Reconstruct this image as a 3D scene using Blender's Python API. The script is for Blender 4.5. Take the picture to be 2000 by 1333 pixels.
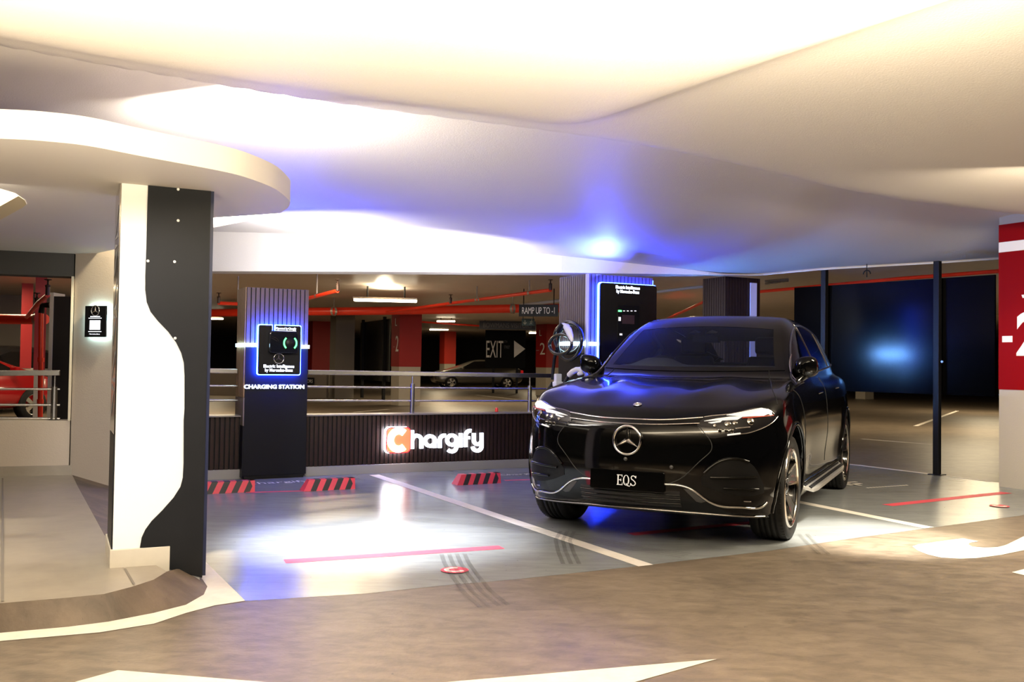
import bpy, bmesh, math, random
import numpy as np
from mathutils import Vector, Matrix
for _o in list(bpy.data.objects): bpy.data.objects.remove(_o)
random.seed(4)
SC = bpy.context.scene
COL = SC.collection
R_ = math.radians

# ---------------------------------------------------------------- camera
FPX = 1800.0; CH = 1.25
PITCH = math.atan((711-666.5)/FPX); ROLL = R_(.83)
cam = bpy.data.objects.new('camera', bpy.data.cameras.new('camera'))
COL.objects.link(cam)
cam.data.sensor_width = 36; cam.data.lens = 36*FPX/2000
cam.data.clip_end = 200
cam.matrix_world = Matrix.Translation((0, 0, CH)) @ Matrix.Rotation(math.pi/2+PITCH, 4, 'X') @ Matrix.Rotation(ROLL, 4, 'Z')
SC.camera = cam

# ---------------------------------------------------------------- view + world
SC.view_settings.view_transform = 'Standard'
SC.view_settings.look = 'None'
SC.view_settings.gamma = 1
SC.view_settings.use_curve_mapping = False
SC.view_settings.exposure = 0.0
SC.cycles.use_denoising = True
SC.cycles.max_bounces = 8
SC.cycles.sample_clamp_indirect = 6
W = bpy.data.worlds.new('dark'); SC.world = W; W.use_nodes = True
W.node_tree.nodes['Background'].inputs[0].default_value = (.05, .045, .04, 1)
W.node_tree.nodes['Background'].inputs[1].default_value = .1

def lamp(name, kind, loc, target, power, color, size=None, size_y=None, **kw):
    d = bpy.data.lights.new(name, kind); d.energy = power; d.color = color
    if kind == 'AREA':
        d.size = size or 1
        if size_y: d.shape = 'RECTANGLE'; d.size_y = size_y
        if 'spread' in kw: d.spread = R_(kw['spread'])
    elif kind == 'SPOT':
        d.shadow_soft_size = size or .1; d.spot_size = R_(kw.get('angle', 60)); d.spot_blend = kw.get('blend', .6)
    else: d.shadow_soft_size = size or .1
    o = bpy.data.objects.new(name, d); COL.objects.link(o)
    o.location = loc
    v = Vector(target)-Vector(loc)
    o.rotation_euler = v.to_track_quat('-Z', 'Y').to_euler()
    return o
WARM = (1, .86, .62); COLD = (.86, .92, 1); BLUE = (.04, .07, 1)
# the photographer's bounce light beside the camera, thrown at the slab
lamp('bounce_light', 'AREA', (.8, 2.5, 1.6), (.8, 2.55, 2.9), 330, WARM, .7)
lamp('bounce_light_left', 'AREA', (-1.5, 2.2, 1.5), (-1.5, 2.25, 2.9), 230, WARM, .7)
# ceiling downlights
lamp('downlight_bay', 'SPOT', (-1.3, 5.9, 2.7), (-.95, 6.5, 0), 1900, (.93, .96, 1), .12, angle=50, blend=.9)
lamp('downlight_right', 'SPOT', (3.1, 6.0, 2.6), (2.7, 6.85, 0), 2300, (1, .93, .78), .12, angle=36, blend=.8)
lamp('downlight_lane', 'AREA', (.3, 2.9, 2.58), (.3, 2.9, 0), 130, WARM, 4.5, .5)
lamp('lane_far_fill', 'AREA', (4.3, 6.0, 2.52), (4.6, 7.4, 0), 260, WARM, 2.0, .3)  # added fill, warms the right bay and the red column
# cove lamp on top of the bulkhead, then single aimed lights
lamp('cove_lamp', 'AREA', (-1.9, 6.0, 2.38), (-1.5, 6.9, 2.9), 140, (1, .95, .86), .9, .9)
lamp('beam_wash', 'AREA', (-2.4, 10.4, 2.12), (-2.0, 11.8, 2.75), 70, (.93, .94, 1), .9, .2)  # added pair of unseen lights that whiten the beam face
lamp('beam_wash', 'AREA', (-.6, 10.9, 2.12), (-.6, 12.0, 2.75), 34, (.93, .94, 1), .9, .2)
lamp('wall_wedge_light', 'SPOT', (-2.95, 7.75, 2.62), (-3.62, 8.3, 2.15), 170, (1, .86, .58), .05, angle=80, blend=.9)  # added spot for the bright wedge on the wall, beyond the bulkhead edge
lamp('recess_lamp', 'AREA', (-3.2, 4.9, 2.17), (-3.3, 5.6, 0), 55, (1, .88, .68), .9, .5)
lamp('column_fill', 'SPOT', (3.4, 6.2, 2.5), (5.6, 9.8, .9), 420, (1, .86, .64), .1, angle=32, blend=.8)  # added warm spot that brightens the red column
lamp('pillar_key', 'SPOT', (-1.0, .4, 2.3), (-1.95, 5.0, 1.1), 720, (.97, .97, 1), .1, angle=24, blend=.5)
# ---------------------------------------------------------------- photo pixel -> place (used for things that stand on a known plane)
_a = math.pi/2+PITCH
CR = np.array([[1, 0, 0], [0, math.cos(_a), -math.sin(_a)], [0, math.sin(_a), math.cos(_a)]]) @ np.array([[math.cos(ROLL), -math.sin(ROLL), 0], [math.sin(ROLL), math.cos(ROLL), 0], [0, 0, 1]])
def ray(px, py): return CR @ np.array([(px-1000)/FPX, (666.5-py)/FPX, -1.0])
def at_z(px, py, z=0.0):
    d = ray(px, py); t = (z-CH)/d[2]; return Vector((t*d[0], t*d[1], z))
def at_y(px, py, y):
    d = ray(px, py); t = y/d[1]; return Vector((t*d[0], y, CH+t*d[2]))
def zat(py, p):
    """height that shows at image row py above the plan point p"""
    d = np.array([p[0], p[1], 0]); lo, hi = -3, 6
    for _ in range(40):
        m = (lo+hi)/2; q = CR.T @ np.array([p[0], p[1], m-CH]); y = 666.5+FPX*q[1]/q[2]
        if y > py: lo = m
        else: hi = m
    return (lo+hi)/2

# ---------------------------------------------------------------- materials
MATS = {}
def mat(name, col=(.5, .5, .5), rough=.5, metal=0., emit=None, power=0., coat=0., spec=.5, noise=None, bump=0., bscale=60., alpha=None):
    """noise = (scale, amount, colour2): large soft mottling of the material's own colour"""
    if name in MATS: return MATS[name]
    m = bpy.data.materials.new(name); m.use_nodes = True; nt = m.node_tree; b = nt.nodes['Principled BSDF']
    b.inputs['Base Color'].default_value = (*col, 1); b.inputs['Roughness'].default_value = rough
    b.inputs['Metallic'].default_value = metal; b.inputs['Specular IOR Level'].default_value = spec
    b.inputs['Coat Weight'].default_value = coat; b.inputs['Coat Roughness'].default_value = .03
    if emit: b.inputs['Emission Color'].default_value = (*emit, 1); b.inputs['Emission Strength'].default_value = power
    if noise or bump: tc = nt.nodes.new('ShaderNodeTexCoord')
    if noise:
        n = nt.nodes.new('ShaderNodeTexNoise'); n.inputs['Scale'].default_value = noise[0]; n.inputs['Detail'].default_value = 8; n.inputs['Roughness'].default_value = .65
        r = nt.nodes.new('ShaderNodeValToRGB'); r.color_ramp.elements[0].position = .5-noise[1]; r.color_ramp.elements[1].position = .5+noise[1]
        r.color_ramp.elements[0].color = (*noise[2], 1); r.color_ramp.elements[1].color = (*col, 1)
        nt.links.new(tc.outputs['Object'], n.inputs['Vector']); nt.links.new(n.outputs['Fac'], r.inputs['Fac']); nt.links.new(r.outputs['Color'], b.inputs['Base Color'])
    if bump:
        n2 = nt.nodes.new('ShaderNodeTexNoise'); n2.inputs['Scale'].default_value = bscale; n2.inputs['Detail'].default_value = 5
        bp = nt.nodes.new('ShaderNodeBump'); bp.inputs['Strength'].default_value = bump; bp.inputs['Distance'].default_value = .01
        nt.links.new(tc.outputs['Object'], n2.inputs['Vector']); nt.links.new(n2.outputs['Fac'], bp.inputs['Height']); nt.links.new(bp.outputs['Normal'], b.inputs['Normal'])
    MATS[name] = m; return m

def glass(name, tint, refl=1.0, rough=.0):
    """thin pane: tinted transparency with a Fresnel reflection"""
    if name in MATS: return MATS[name]
    m = bpy.data.materials.new(name); m.use_nodes = True; nt = m.node_tree; nt.nodes.clear()
    o = nt.nodes.new('ShaderNodeOutputMaterial'); mx = nt.nodes.new('ShaderNodeMixShader'); t = nt.nodes.new('ShaderNodeBsdfTransparent'); g = nt.nodes.new('ShaderNodeBsdfGlossy'); f = nt.nodes.new('ShaderNodeFresnel')
    t.inputs[0].default_value = (*tint, 1); g.inputs['Roughness'].default_value = rough; g.inputs[0].default_value = (*(refl if isinstance(refl, tuple) else (refl,)*3), 1); f.inputs[0].default_value = 1.5
    nt.links.new(f.outputs[0], mx.inputs[0]); nt.links.new(t.outputs[0], mx.inputs[1]); nt.links.new(g.outputs[0], mx.inputs[2]); nt.links.new(mx.outputs[0], o.inputs[0])
    MATS[name] = m; return m

# ---------------------------------------------------------------- mesh building
class MB:
    def __init__(s): s.v = []; s.f = []; s.m = []; s.sm = []
    def add(s, vs, fs, mi=0, smooth=False):
        n = len(s.v); s.v += [Vector(v) for v in vs]; s.f += [tuple(i+n for i in f) for f in fs]; s.m += [mi]*len(fs); s.sm += [smooth]*len(fs); return s
    def box(s, c, size, ax=None, mi=0):
        """box centred at c; ax = (right, depth, up) unit vectors"""
        X, Y, Z = ax or (Vector((1, 0, 0)), Vector((0, 1, 0)), Vector((0, 0, 1))); c = Vector(c)
        vs = [c+X*(size[0]/2*i)+Y*(size[1]/2*j)+Z*(size[2]/2*k) for k in (-1, 1) for j in (-1, 1) for i in (-1, 1)]
        return s.add(vs, [(0, 2, 3, 1), (4, 5, 7, 6), (0, 1, 5, 4), (2, 6, 7, 3), (0, 4, 6, 2), (1, 3, 7, 5)], mi)
    def prism(s, poly, off, mi=0):
        """poly: 3-D ring of points; off: extrusion vector"""
        n = len(poly); off = Vector(off); vs = [Vector(p) for p in poly]+[Vector(p)+off for p in poly]
        return s.add(vs, [tuple(range(n))[::-1], tuple(range(n, 2*n))]+[(i, (i+1) % n, n+(i+1) % n, n+i) for i in range(n)], mi)
    def tube(s, path, r, n=8, mi=0, cap=True, closed=False):
        P = [Vector(p) for p in path]; k = len(P); rs = r if isinstance(r, (list, tuple)) else [r]*k
        T = [((P[(i+1) % k]-P[i-1]) if closed else (P[min(i+1, k-1)]-P[max(i-1, 0)])).normalized() for i in range(k)]
        ref = Vector((0, 0, 1)) if abs(T[0].z) < .9 else Vector((1, 0, 0)); vs = []
        u = T[0].cross(ref).normalized()
        for i in range(k):
            u = (u-T[i]*u.dot(T[i])).normalized(); w = T[i].cross(u)
            vs += [P[i]+(u*math.cos(2*math.pi*j/n)+w*math.sin(2*math.pi*j/n))*rs[i] for j in range(n)]
        fs = [(i*n+j, i*n+(j+1) % n, ((i+1) % k)*n+(j+1) % n, ((i+1) % k)*n+j) for i in range(k if closed else k-1) for j in range(n)]
        s.add(vs, fs, mi, n > 6)
        if cap and not closed: s.add(vs[:n], [tuple(range(n))[::-1]], mi); s.add(vs[-n:], [tuple(range(n))], mi)
        return s
    def lathe(s, prof, c, axis, n=32, mi=0, smooth=True):
        """prof: (radius, height along axis) list"""
        A = Vector(axis).normalized(); u = A.orthogonal().normalized(); w = A.cross(u); c = Vector(c); k = len(prof)
        vs = [c+A*h+(u*math.cos(2*math.pi*j/n)+w*math.sin(2*math.pi*j/n))*r for r, h in prof for j in range(n)]
        return s.add(vs, [(i*n+j, i*n+(j+1) % n, (i+1)*n+(j+1) % n, (i+1)*n+j) for i in range(k-1) for j in range(n)], mi, smooth)
    def grid(s, G, mi=0, smooth=True, flip=False, close=False):
        a = len(G); b = len(G[0]); vs = [p for row in G for p in row]
        fs = [(i*b+j, i*b+(j+1) % b, (i+1)*b+(j+1) % b, (i+1)*b+j) for i in range(a-1) for j in range(b if close else b-1)]
        return s.add(vs, [f[::-1] for f in fs] if flip else fs, mi, smooth)
    def text(s, string, o, right, up, h, depth=.004, width=None, align='CENTER', mi=0, bold=0., bend=None):
        """flat lettering: o = anchor on the baseline, h = cap height, width = total width"""
        cu = bpy.data.curves.new('lettering', 'FONT'); cu.body = string; cu.size = 1; cu.align_x = 'LEFT'; cu.resolution_u = 3; cu.offset = bold
        ob = bpy.data.objects.new('lettering', cu); COL.objects.link(ob)
        dg = bpy.context.evaluated_depsgraph_get(); me = bpy.data.meshes.new_from_object(ob.evaluated_get(dg))
        bpy.data.objects.remove(ob); bpy.data.curves.remove(cu)
        vs = [v.co.copy() for v in me.vertices]; fs = [tuple(p.vertices) for p in me.polygons]; bpy.data.meshes.remove(me)
        x0 = min(v.x for v in vs); x1 = max(v.x for v in vs); k = h/.69; kx = (width/(x1-x0)) if width else k
        sh = {'CENTER': (x0+x1)/2, 'LEFT': x0, 'RIGHT': x1}[align]; right = Vector(right).normalized(); up = Vector(up).normalized(); nn = right.cross(up); o = Vector(o)
        q = [o+right*((v.x-sh)*kx)+up*(v.y*k)+nn*depth for v in vs]
        s.add(q, fs, mi)
        # side walls along the open edges
        ec = {}
        for f in fs:
            for a, b in zip(f, f[1:]+f[:1]): ec[(a, b)] = 1
        rim = [(a, b) for (a, b) in ec if (b, a) not in ec]
        if depth > .002:
            base = [p-nn*depth for p in q]
            s.add(q+base, [(b, a, a+len(q), b+len(q)) for a, b in rim], mi)
        return s
    def ribbon(s, path, w, o, right, up, depth=.01, mi=0):
        """constant-width stroke in a plane: path in plane coordinates"""
        right = Vector(right); up = Vector(up); nn = right.cross(up); o = Vector(o); n = len(path); L = []; Rr = []
        for i in range(n):
            a = path[max(i-1, 0)]; b = path[min(i+1, n-1)]; t = Vector((b[0]-a[0], b[1]-a[1])).normalized(); q = Vector((-t.y, t.x))*(w/2)
            L.append((path[i][0]+q.x, path[i][1]+q.y)); Rr.append((path[i][0]-q.x, path[i][1]-q.y))
        P = lambda c, d: o+right*c[0]+up*c[1]+nn*d
        vs = [P(c, depth) for c in L]+[P(c, depth) for c in Rr]+[P(c, 0) for c in L]+[P(c, 0) for c in Rr]
        fs = []
        for i in range(n-1): fs += [(n+i, n+i+1, i+1, i), (i, i+1, 2*n+i+1, 2*n+i), (3*n+i, 3*n+i+1, n+i+1, n+i)]
        fs += [(0, 2*n, 3*n, n), (n-1, 2*n-1, 4*n-1, 3*n-1)]
        return s.add(vs, fs, mi)

ORIG = {}
def obj(name, mb, mats, parent=None, local=False, bevel=0., shade=None):
    me = bpy.data.meshes.new(name)
    mats = mats if isinstance(mats, (list, tuple)) else [mats]
    o0 = Vector((0, 0, 0))
    if parent is not None and not local: o0 = ORIG.get(parent.name, o0)
    me.from_pydata([v-o0 for v in mb.v], [], mb.f)
    for m in mats: me.materials.append(m)
    me.polygons.foreach_set('material_index', mb.m); me.polygons.foreach_set('use_smooth', [bool(x) for x in mb.sm]); me.update()
    o = bpy.data.objects.new(name, me); COL.objects.link(o)
    if parent is not None: o.parent = parent; ORIG[o.name] = o0
    if bevel:
        b = o.modifiers.new('edge', 'BEVEL'); b.width = bevel; b.segments = 2; b.limit_method = 'ANGLE'; b.angle_limit = R_(40)
    return o
def tag(o, label=None, cat=None, group=None, kind=None):
    if label: o['label'] = label
    if cat: o['category'] = cat
    if group: o['group'] = group
    if kind: o['kind'] = kind
    return o
def thing(name, label, cat, loc=(0, 0, 0), group=None, rot=0):
    o = bpy.data.objects.new(name, None); COL.objects.link(o); o.location = loc; o.empty_display_size = .1
    o.rotation_euler = (0, 0, rot); ORIG[o.name] = Vector(loc); return tag(o, label, cat, group)
def solo(name, mb, m, label, cat, group=None, **k): return tag(obj(name, mb, m, **k), label, cat, group)
def struct(name, mb, m, label=None, **k): return tag(obj(name, mb, m, **k), label, None, None, 'structure')
def copy_tree(o, parent=None):
    c = o.copy(); COL.objects.link(c); c.parent = parent
    for ch in list(o.children): copy_tree(ch, c)
    return c
def arc(cx, cy, r, a0, a1, n=14, ry=None):
    ry = r if ry is None else ry
    return [(cx+r*math.cos(R_(a0+(a1-a0)*i/n)), cy+ry*math.sin(R_(a0+(a1-a0)*i/n))) for i in range(n+1)]
A_ = Vector((math.sin(R_(62.6)), math.cos(R_(62.6)), 0)); B_ = Vector((-A_.y, A_.x, 0)); Z_ = Vector((0, 0, 1)); GRID = (A_, B_, Z_)
def floor_poly(pts, z=.004): return [Vector((p.x, p.y, z)) for p in (at_z(*q) for q in pts)]
def star_mb(mb, c, right, up, r, tube_r, depth, mi=0):
    """ring with a three-pointed star, facing right x up"""
    c = Vector(c); right = Vector(right); up = Vector(up); nn = right.cross(up)
    mb.tube([c+right*(r*math.cos(t))+up*(r*math.sin(t)) for t in np.linspace(0, 2*math.pi, 49)[:-1]], tube_r, 8, mi, closed=True)
    tips = [90, 210, 330]
    for a in tips:
        t = c+right*(r*.97*math.cos(R_(a)))+up*(r*.97*math.sin(R_(a)))
        l = c+right*(r*.17*math.cos(R_(a+60)))+up*(r*.17*math.sin(R_(a+60))); q = c+right*(r*.17*math.cos(R_(a-60)))+up*(r*.17*math.sin(R_(a-60)))
        mb.add([t+nn*depth*.2, l+nn*depth*.1, c+nn*depth, q+nn*depth*.1, l-nn*depth*.3, q-nn*depth*.3, t-nn*depth*.1], [(0, 1, 2), (0, 2, 3), (0, 6, 4, 1), (0, 3, 5, 6)], mi)
    return mb
# ---------------------------------------------------------------- car body as a smooth implicit surface (numpy)
def cub(xs, ys):
    """natural cubic spline through (xs, ys), returned as a vectorised function"""
    xs = np.array(xs, float); ys = np.array(ys, float)
    n = len(xs); h = np.diff(xs)
    A = np.zeros((n, n)); r = np.zeros(n); A[0, 0] = A[-1, -1] = 1
    for i in range(1, n-1):
        A[i, i-1] = h[i-1]; A[i, i] = 2*(h[i-1]+h[i]); A[i, i+1] = h[i]
        r[i] = 6*((ys[i+1]-ys[i])/h[i] - (ys[i]-ys[i-1])/h[i-1])
    m = np.linalg.solve(A, r)
    def f(x):
        x = np.clip(x, xs[0], xs[-1])
        i = np.clip(np.searchsorted(xs, x)-1, 0, n-2)
        a = xs[i+1]-x; b = x-xs[i]; hh = h[i]
        return (m[i]*a**3 + m[i+1]*b**3)/(6*hh) + (ys[i]/hh-m[i]*hh/6)*a + (ys[i+1]/hh-m[i+1]*hh/6)*b
    return f

def smax(a, b, k):
    h = np.maximum(k-np.abs(a-b), 0)/k
    return np.maximum(a, b)+h*h*k*.25
def smin(a, b, k): return -smax(-a, -b, k)
def sstep(x, a, b):
    t = np.clip((x-a)/(b-a), 0, 1); return t*t*(3-2*t)

AX = 1.605; WR = .378                     # axle offset, wheel radius
planW = cub([-2.7, -2.3, -1.9, -1.5, -.8, 0, .8, 1.4, 1.8, 2.1, 2.35, 2.6], [.80, .90, .945, .968, .968, .966, .966, .972, .972, .955, .925, .86])
vertW = cub([.15, .25, .35, .50, .62, .75, .88, 1.0, 1.1, 1.25], [-.085, -.05, -.026, -.010, -.003, 0, -.006, -.018, -.040, -.11])
hoodZ = cub([-2.75, -2.6, -2.35, -2.0, -1.0, 0, .9, 1.3, 1.7, 2.0, 2.2, 2.33, 2.42, 2.5], [.86, 1.0, 1.13, 1.19, 1.17, 1.17, 1.185, 1.152, 1.098, 1.040, .988, .946, .908, .865])
frontX = cub([.15, .25, .33, .42, .55, .7, .8, .88, .94, 1.0, 1.1], [2.33, 2.40, 2.452, 2.476, 2.487, 2.478, 2.462, 2.440, 2.415, 2.37, 2.26])
rearX = cub([.15, .3, .5, .75, .95, 1.1, 1.25, 1.4], [-2.45, -2.56, -2.62, -2.63, -2.615, -2.585, -2.53, -2.44])
roofZ = cub([-2.75, -2.6, -2.4, -2.1, -1.7, -1.3, -.9, -.5, -.2, .05, .3, .55, .85, 1.15, 1.35, 1.5], [1.02, 1.14, 1.275, 1.43, 1.58, 1.672, 1.722, 1.740, 1.737, 1.716, 1.657, 1.556, 1.390, 1.195, 1.062, .96])
cabW = cub([.9, 1.05, 1.15, 1.3, 1.45, 1.6, 1.75], [.925, .905, .888, .845, .785, .717, .64])
cabP = cub([-2.7, -2.3, -1.8, -1.2, -.5, .3, .8, 1.2, 1.5], [-.22, -.145, -.075, -.03, -.012, .004, .006, -.01, -.05])

def body_sdf(x, y, z, wells=True):
    ay = np.sqrt(y*y+1e-4)
    # wheel-arch flare
    fl = 0
    for xa in (AX, -AX):
        r = np.sqrt((x-xa)**2+(z-WR)**2)
        fl = fl + .016*np.exp(-((r-.475)/.07)**2)
    door = -.012*np.exp(-((z-.50)/.12)**2)*sstep(x, -1.2, -.7)*(1-sstep(x, .7, 1.2))
    fs = ay-(planW(x)+vertW(z)+fl+door)
    q = ay/.9
    dome = .016*np.exp(-((ay-.40-.10*(1.7-x))/.13)**2)*sstep(x, 1.1, 1.3)*(1-sstep(x, 1.9, 2.3)) + .010*np.exp(-((ay-.80)/.12)**2)*sstep(x, 1.0, 1.4)*(1-sstep(x, 1.9, 2.3))
    ft = (z-(hoodZ(x+.10*q**2*sstep(x, 1.8, 2.3))-.024*q**2+dome))*.95
    ff = (x-(frontX(z)-.100*(ay/.6)**2*(1-.25*sstep(z, .3, .15))-.17*np.clip((ay-.57)/.4, 0, 2)**2.3))*.85
    fr = ((rearX(z)+.07*(ay/.6)**2+.12*np.clip((ay-.6)/.35, 0, 2)**2)-x)*.9
    fb = (.20+.03*sstep(x, 1.9, 2.4)+.06*sstep(x, -2.0, -2.5))-z
    low = smax(fs, ft, .075)
    low = smax(low, ff, .10)
    low = smax(low, fr, .14)
    low = smax(low, fb, .05)
    qq = (ay/.7)**2
    xs = x+.125*qq*sstep(x, -.2, .6)-.16*qq*(1-sstep(x, -2.2, -1.2))
    fr2 = (z-(roofZ(xs)-.035*qq))*.85
    fc = ay-(cabW(z)+cabP(x))
    cab = smax(fr2, fc, .10)
    cab = smax(cab, .9-z, .05)
    cab = smax(cab, x-1.32, .04)
    cab = smax(cab, ((rearX(z)+.10*qq)-x)*.9, .08)
    d = smin(low, cab, .045)
    # front corner air intakes: shallow scoops
    if wells:
        for xa in (AX, -AX):
            r = np.sqrt((x-xa)**2+(z-WR)**2)
            w = np.maximum(r-.455, .60-ay)
            d = smax(d, -w, .016)
    return d

def sdf_grad(p, wells=True, e=.003):
    x, y, z = p[:, 0], p[:, 1], p[:, 2]
    g = np.stack([body_sdf(x+e, y, z, wells)-body_sdf(x-e, y, z, wells),
                  body_sdf(x, y+e, z, wells)-body_sdf(x, y-e, z, wells),
                  body_sdf(x, y, z+e, wells)-body_sdf(x, y, z-e, wells)], 1)/(2*e)
    return g
def onto(p, n=4, off=0., wells=False):
    """move points along the gradient onto the surface (+ an outward offset)"""
    p = np.array(p, float)
    for _ in range(n):
        g = sdf_grad(p, wells); l2 = np.maximum((g*g).sum(1), 1e-3)
        d = body_sdf(p[:, 0], p[:, 1], p[:, 2], wells)
        p -= (d/l2)[:, None]*g*.95
    if off:
        g = sdf_grad(p, wells); p += off*g/np.linalg.norm(g, axis=1)[:, None]
    return p
def march(o, d, t0, t1, n=160, wells=False):
    """first hit of rays o + t d with the body; returns points (nan where none)"""
    o = np.array(o, float); d = np.broadcast_to(np.array(d, float), o.shape)
    ts = np.linspace(t0, t1, n); out = np.full(o.shape, np.nan); lo = np.full(len(o), np.nan)
    prev = np.full(len(o), 1.0)
    for k, t in enumerate(ts):
        p = o+t*d; v = body_sdf(p[:, 0], p[:, 1], p[:, 2], wells)
        hit = (v < 0) & (prev >= 0) & np.isnan(lo)
        lo[hit] = ts[k-1] if k else t
        prev = v
    ok = ~np.isnan(lo); a = lo.copy(); b = lo+(ts[1]-ts[0])
    for _ in range(22):
        m = (a+b)/2; p = o+m[:, None]*d
        v = np.where(ok, body_sdf(*np.where(ok[:, None], p, 0).T, wells), 1)
        a = np.where(v > 0, m, a); b = np.where(v > 0, b, m)
    out[ok] = (o+((a+b)/2)[:, None]*d)[ok]
    return out
def from_front(yz): yz = np.array(yz, float); return march(np.stack([0*yz[:, 0]+3, yz[:, 0], yz[:, 1]], 1), (-1, 0, 0), 0, 3.2)
def from_side(xz, s=1): xz = np.array(xz, float); return march(np.stack([xz[:, 0], 0*xz[:, 0]+1.4*s, xz[:, 1]], 1), (0, -s, 0), 0, 1.38)
def from_top(xy): xy = np.array(xy, float); return march(np.stack([xy[:, 0], xy[:, 1], 0*xy[:, 0]+2.2], 1), (0, 0, -1), 0, 1.9)

def surface_nets(f, lo, hi, h):
    xs, ys, zs = (np.arange(a, b+h, h) for a, b in zip(lo, hi))
    nx, ny, nz = len(xs), len(ys), len(zs)
    V = np.empty((nx, ny, nz), np.float32)
    Y, Z = np.meshgrid(ys, zs, indexing='ij')
    for i, x in enumerate(xs): V[i] = f(np.full(Y.shape, x), Y, Z)
    S = V < 0
    c = [S[dx:nx-1+dx, dy:ny-1+dy, dz:nz-1+dz] for dx in (0, 1) for dy in (0, 1) for dz in (0, 1)]
    cnt = sum(a.astype(np.int8) for a in c)
    act = (cnt > 0) & (cnt < 8)
    idx = np.full(act.shape, -1, np.int64); I = np.argwhere(act); idx[act] = np.arange(len(I))
    acc = np.zeros((len(I), 3)); num = np.zeros(len(I))
    for ax in range(3):
        for o1 in (0, 1):
            for o2 in (0, 1):
                off = [0, 0, 0]; oth = [a for a in range(3) if a != ax]
                off[oth[0]] = o1; off[oth[1]] = o2
                A = I+np.array(off); B = A.copy(); B[:, ax] += 1
                va = V[A[:, 0], A[:, 1], A[:, 2]]; vb = V[B[:, 0], B[:, 1], B[:, 2]]
                m = (va < 0) != (vb < 0); t = np.where(m, va/np.where(m, va-vb, 1), 0)
                p = A.astype(float); p[:, ax] += t
                acc[m] += p[m]; num[m] += 1
    P = acc/num[:, None]*h+np.array([xs[0], ys[0], zs[0]])
    F = []
    for ax in range(3):
        o1, o2 = [a for a in range(3) if a != ax]
        sl0 = [slice(None)]*3; sl1 = [slice(None)]*3
        sl0[ax] = slice(0, -1); sl1[ax] = slice(1, None)
        ch = S[tuple(sl0)] != S[tuple(sl1)]
        E = np.argwhere(ch)
        E = E[(E[:, o1] > 0) & (E[:, o2] > 0) & (E[:, o1] < act.shape[o1]) & (E[:, o2] < act.shape[o2])]
        def cell(a, b):
            Q = E.copy(); Q[:, o1] -= a; Q[:, o2] -= b
            return idx[Q[:, 0], Q[:, 1], Q[:, 2]]
        q = np.stack([cell(0, 0), cell(1, 0), cell(1, 1), cell(0, 1)], 1)
        flip = S[E[:, 0], E[:, 1], E[:, 2]]
        if ax == 1: flip = ~flip
        q[~flip] = q[~flip][:, ::-1]
        F.append(q[(q >= 0).all(1)])
    return P, np.concatenate(F)
# ================================================================ the setting
CONC = (.225, .180, .135)
M_floor = mat('concrete_floor', CONC, .42, noise=(1.1, .2, (.165, .130, .097)), bump=.12, bscale=45)
def weather(m, amount=.45, fine=(7, 26, 1), ang=.5):
    """scuffs: stretched fine noise and dark specks multiplied into a material's own colour"""
    nt = m.node_tree; b = nt.nodes['Principled BSDF']; src = b.inputs['Base Color'].links[0].from_socket; tc = nt.nodes.new('ShaderNodeTexCoord')
    for sc, rot, lo, hi, k in ((fine, ang, .34, .62, amount), ((1.6, 4.2, 1), -.3, .36, .60, amount*.6), ((38, 38, 1), 0, .26, .34, .6)):
        mp = nt.nodes.new('ShaderNodeMapping'); mp.inputs['Scale'].default_value = sc; mp.inputs['Rotation'].default_value = (0, 0, rot)
        n = nt.nodes.new('ShaderNodeTexNoise'); n.inputs['Scale'].default_value = 1; n.inputs['Detail'].default_value = 7; n.inputs['Roughness'].default_value = .6; n.inputs['Distortion'].default_value = .6
        r = nt.nodes.new('ShaderNodeValToRGB'); r.color_ramp.elements[0].position = lo; r.color_ramp.elements[1].position = hi; r.color_ramp.elements[0].color = (1-k, 1-k, 1-k, 1); r.color_ramp.elements[1].color = (1, 1, 1, 1)
        mx = nt.nodes.new('ShaderNodeMix'); mx.data_type = 'RGBA'; mx.blend_type = 'MULTIPLY'; mx.inputs[0].default_value = 1
        nt.links.new(tc.outputs['Object'], mp.inputs[0]); nt.links.new(mp.outputs[0], n.inputs['Vector']); nt.links.new(n.outputs['Fac'], r.inputs[0]); nt.links.new(src, mx.inputs[6]); nt.links.new(r.outputs[0], mx.inputs[7]); src = mx.outputs[2]
    nt.links.new(src, b.inputs['Base Color'])
weather(M_floor, .38, (7, 13, 1), .7)
M_ramp = mat('kerb_concrete', (.17, .125, .09), .6, noise=(2.2, .3, (.09, .066, .048)), bump=.3, bscale=30)
weather(M_ramp, .4, (4, 6, 2), .9)
M_tile = mat('grey_tile', (.31, .27, .22), .38, noise=(5, .3, (.22, .19, .155)))
M_grout = mat('grout', (.16, .14, .12), .8)
M_slab = mat('painted_slab', (.62, .57, .52), .55, bump=.22, bscale=90)
M_soffit = mat('soffit_plaster', (.60, .56, .52), .6)
M_far = mat('far_slab', (.62, .54, .45), .4, noise=(3, .3, (.54, .46, .38)), bump=.06)
M_wall = mat('wall_plaster', (.42, .36, .30), .7, bump=.15, bscale=70)
M_dark = mat('dark_wall', (.06, .05, .042), .8)
M_cream = mat('cream_paint', (.52, .46, .36), .6)
M_red = mat('red_paint', (.36, .010, .010), .5)
M_redpipe = mat('red_pipe_paint', (.80, .035, .010), .32)
M_black = mat('black_satin', (.006, .006, .0075), .40, spec=.2)
M_matte = mat('black_matte', (.007, .007, .008), .6, spec=.2)
M_white = mat('white_paint', (.80, .78, .74), .5)
M_roadw = mat('road_white', (.80, .76, .70), .55, noise=(9, .25, (.66, .61, .54)))
M_rose = mat('rose_line_paint', (.70, .065, .10), .5, noise=(12, .3, (.58, .05, .08)))
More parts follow.
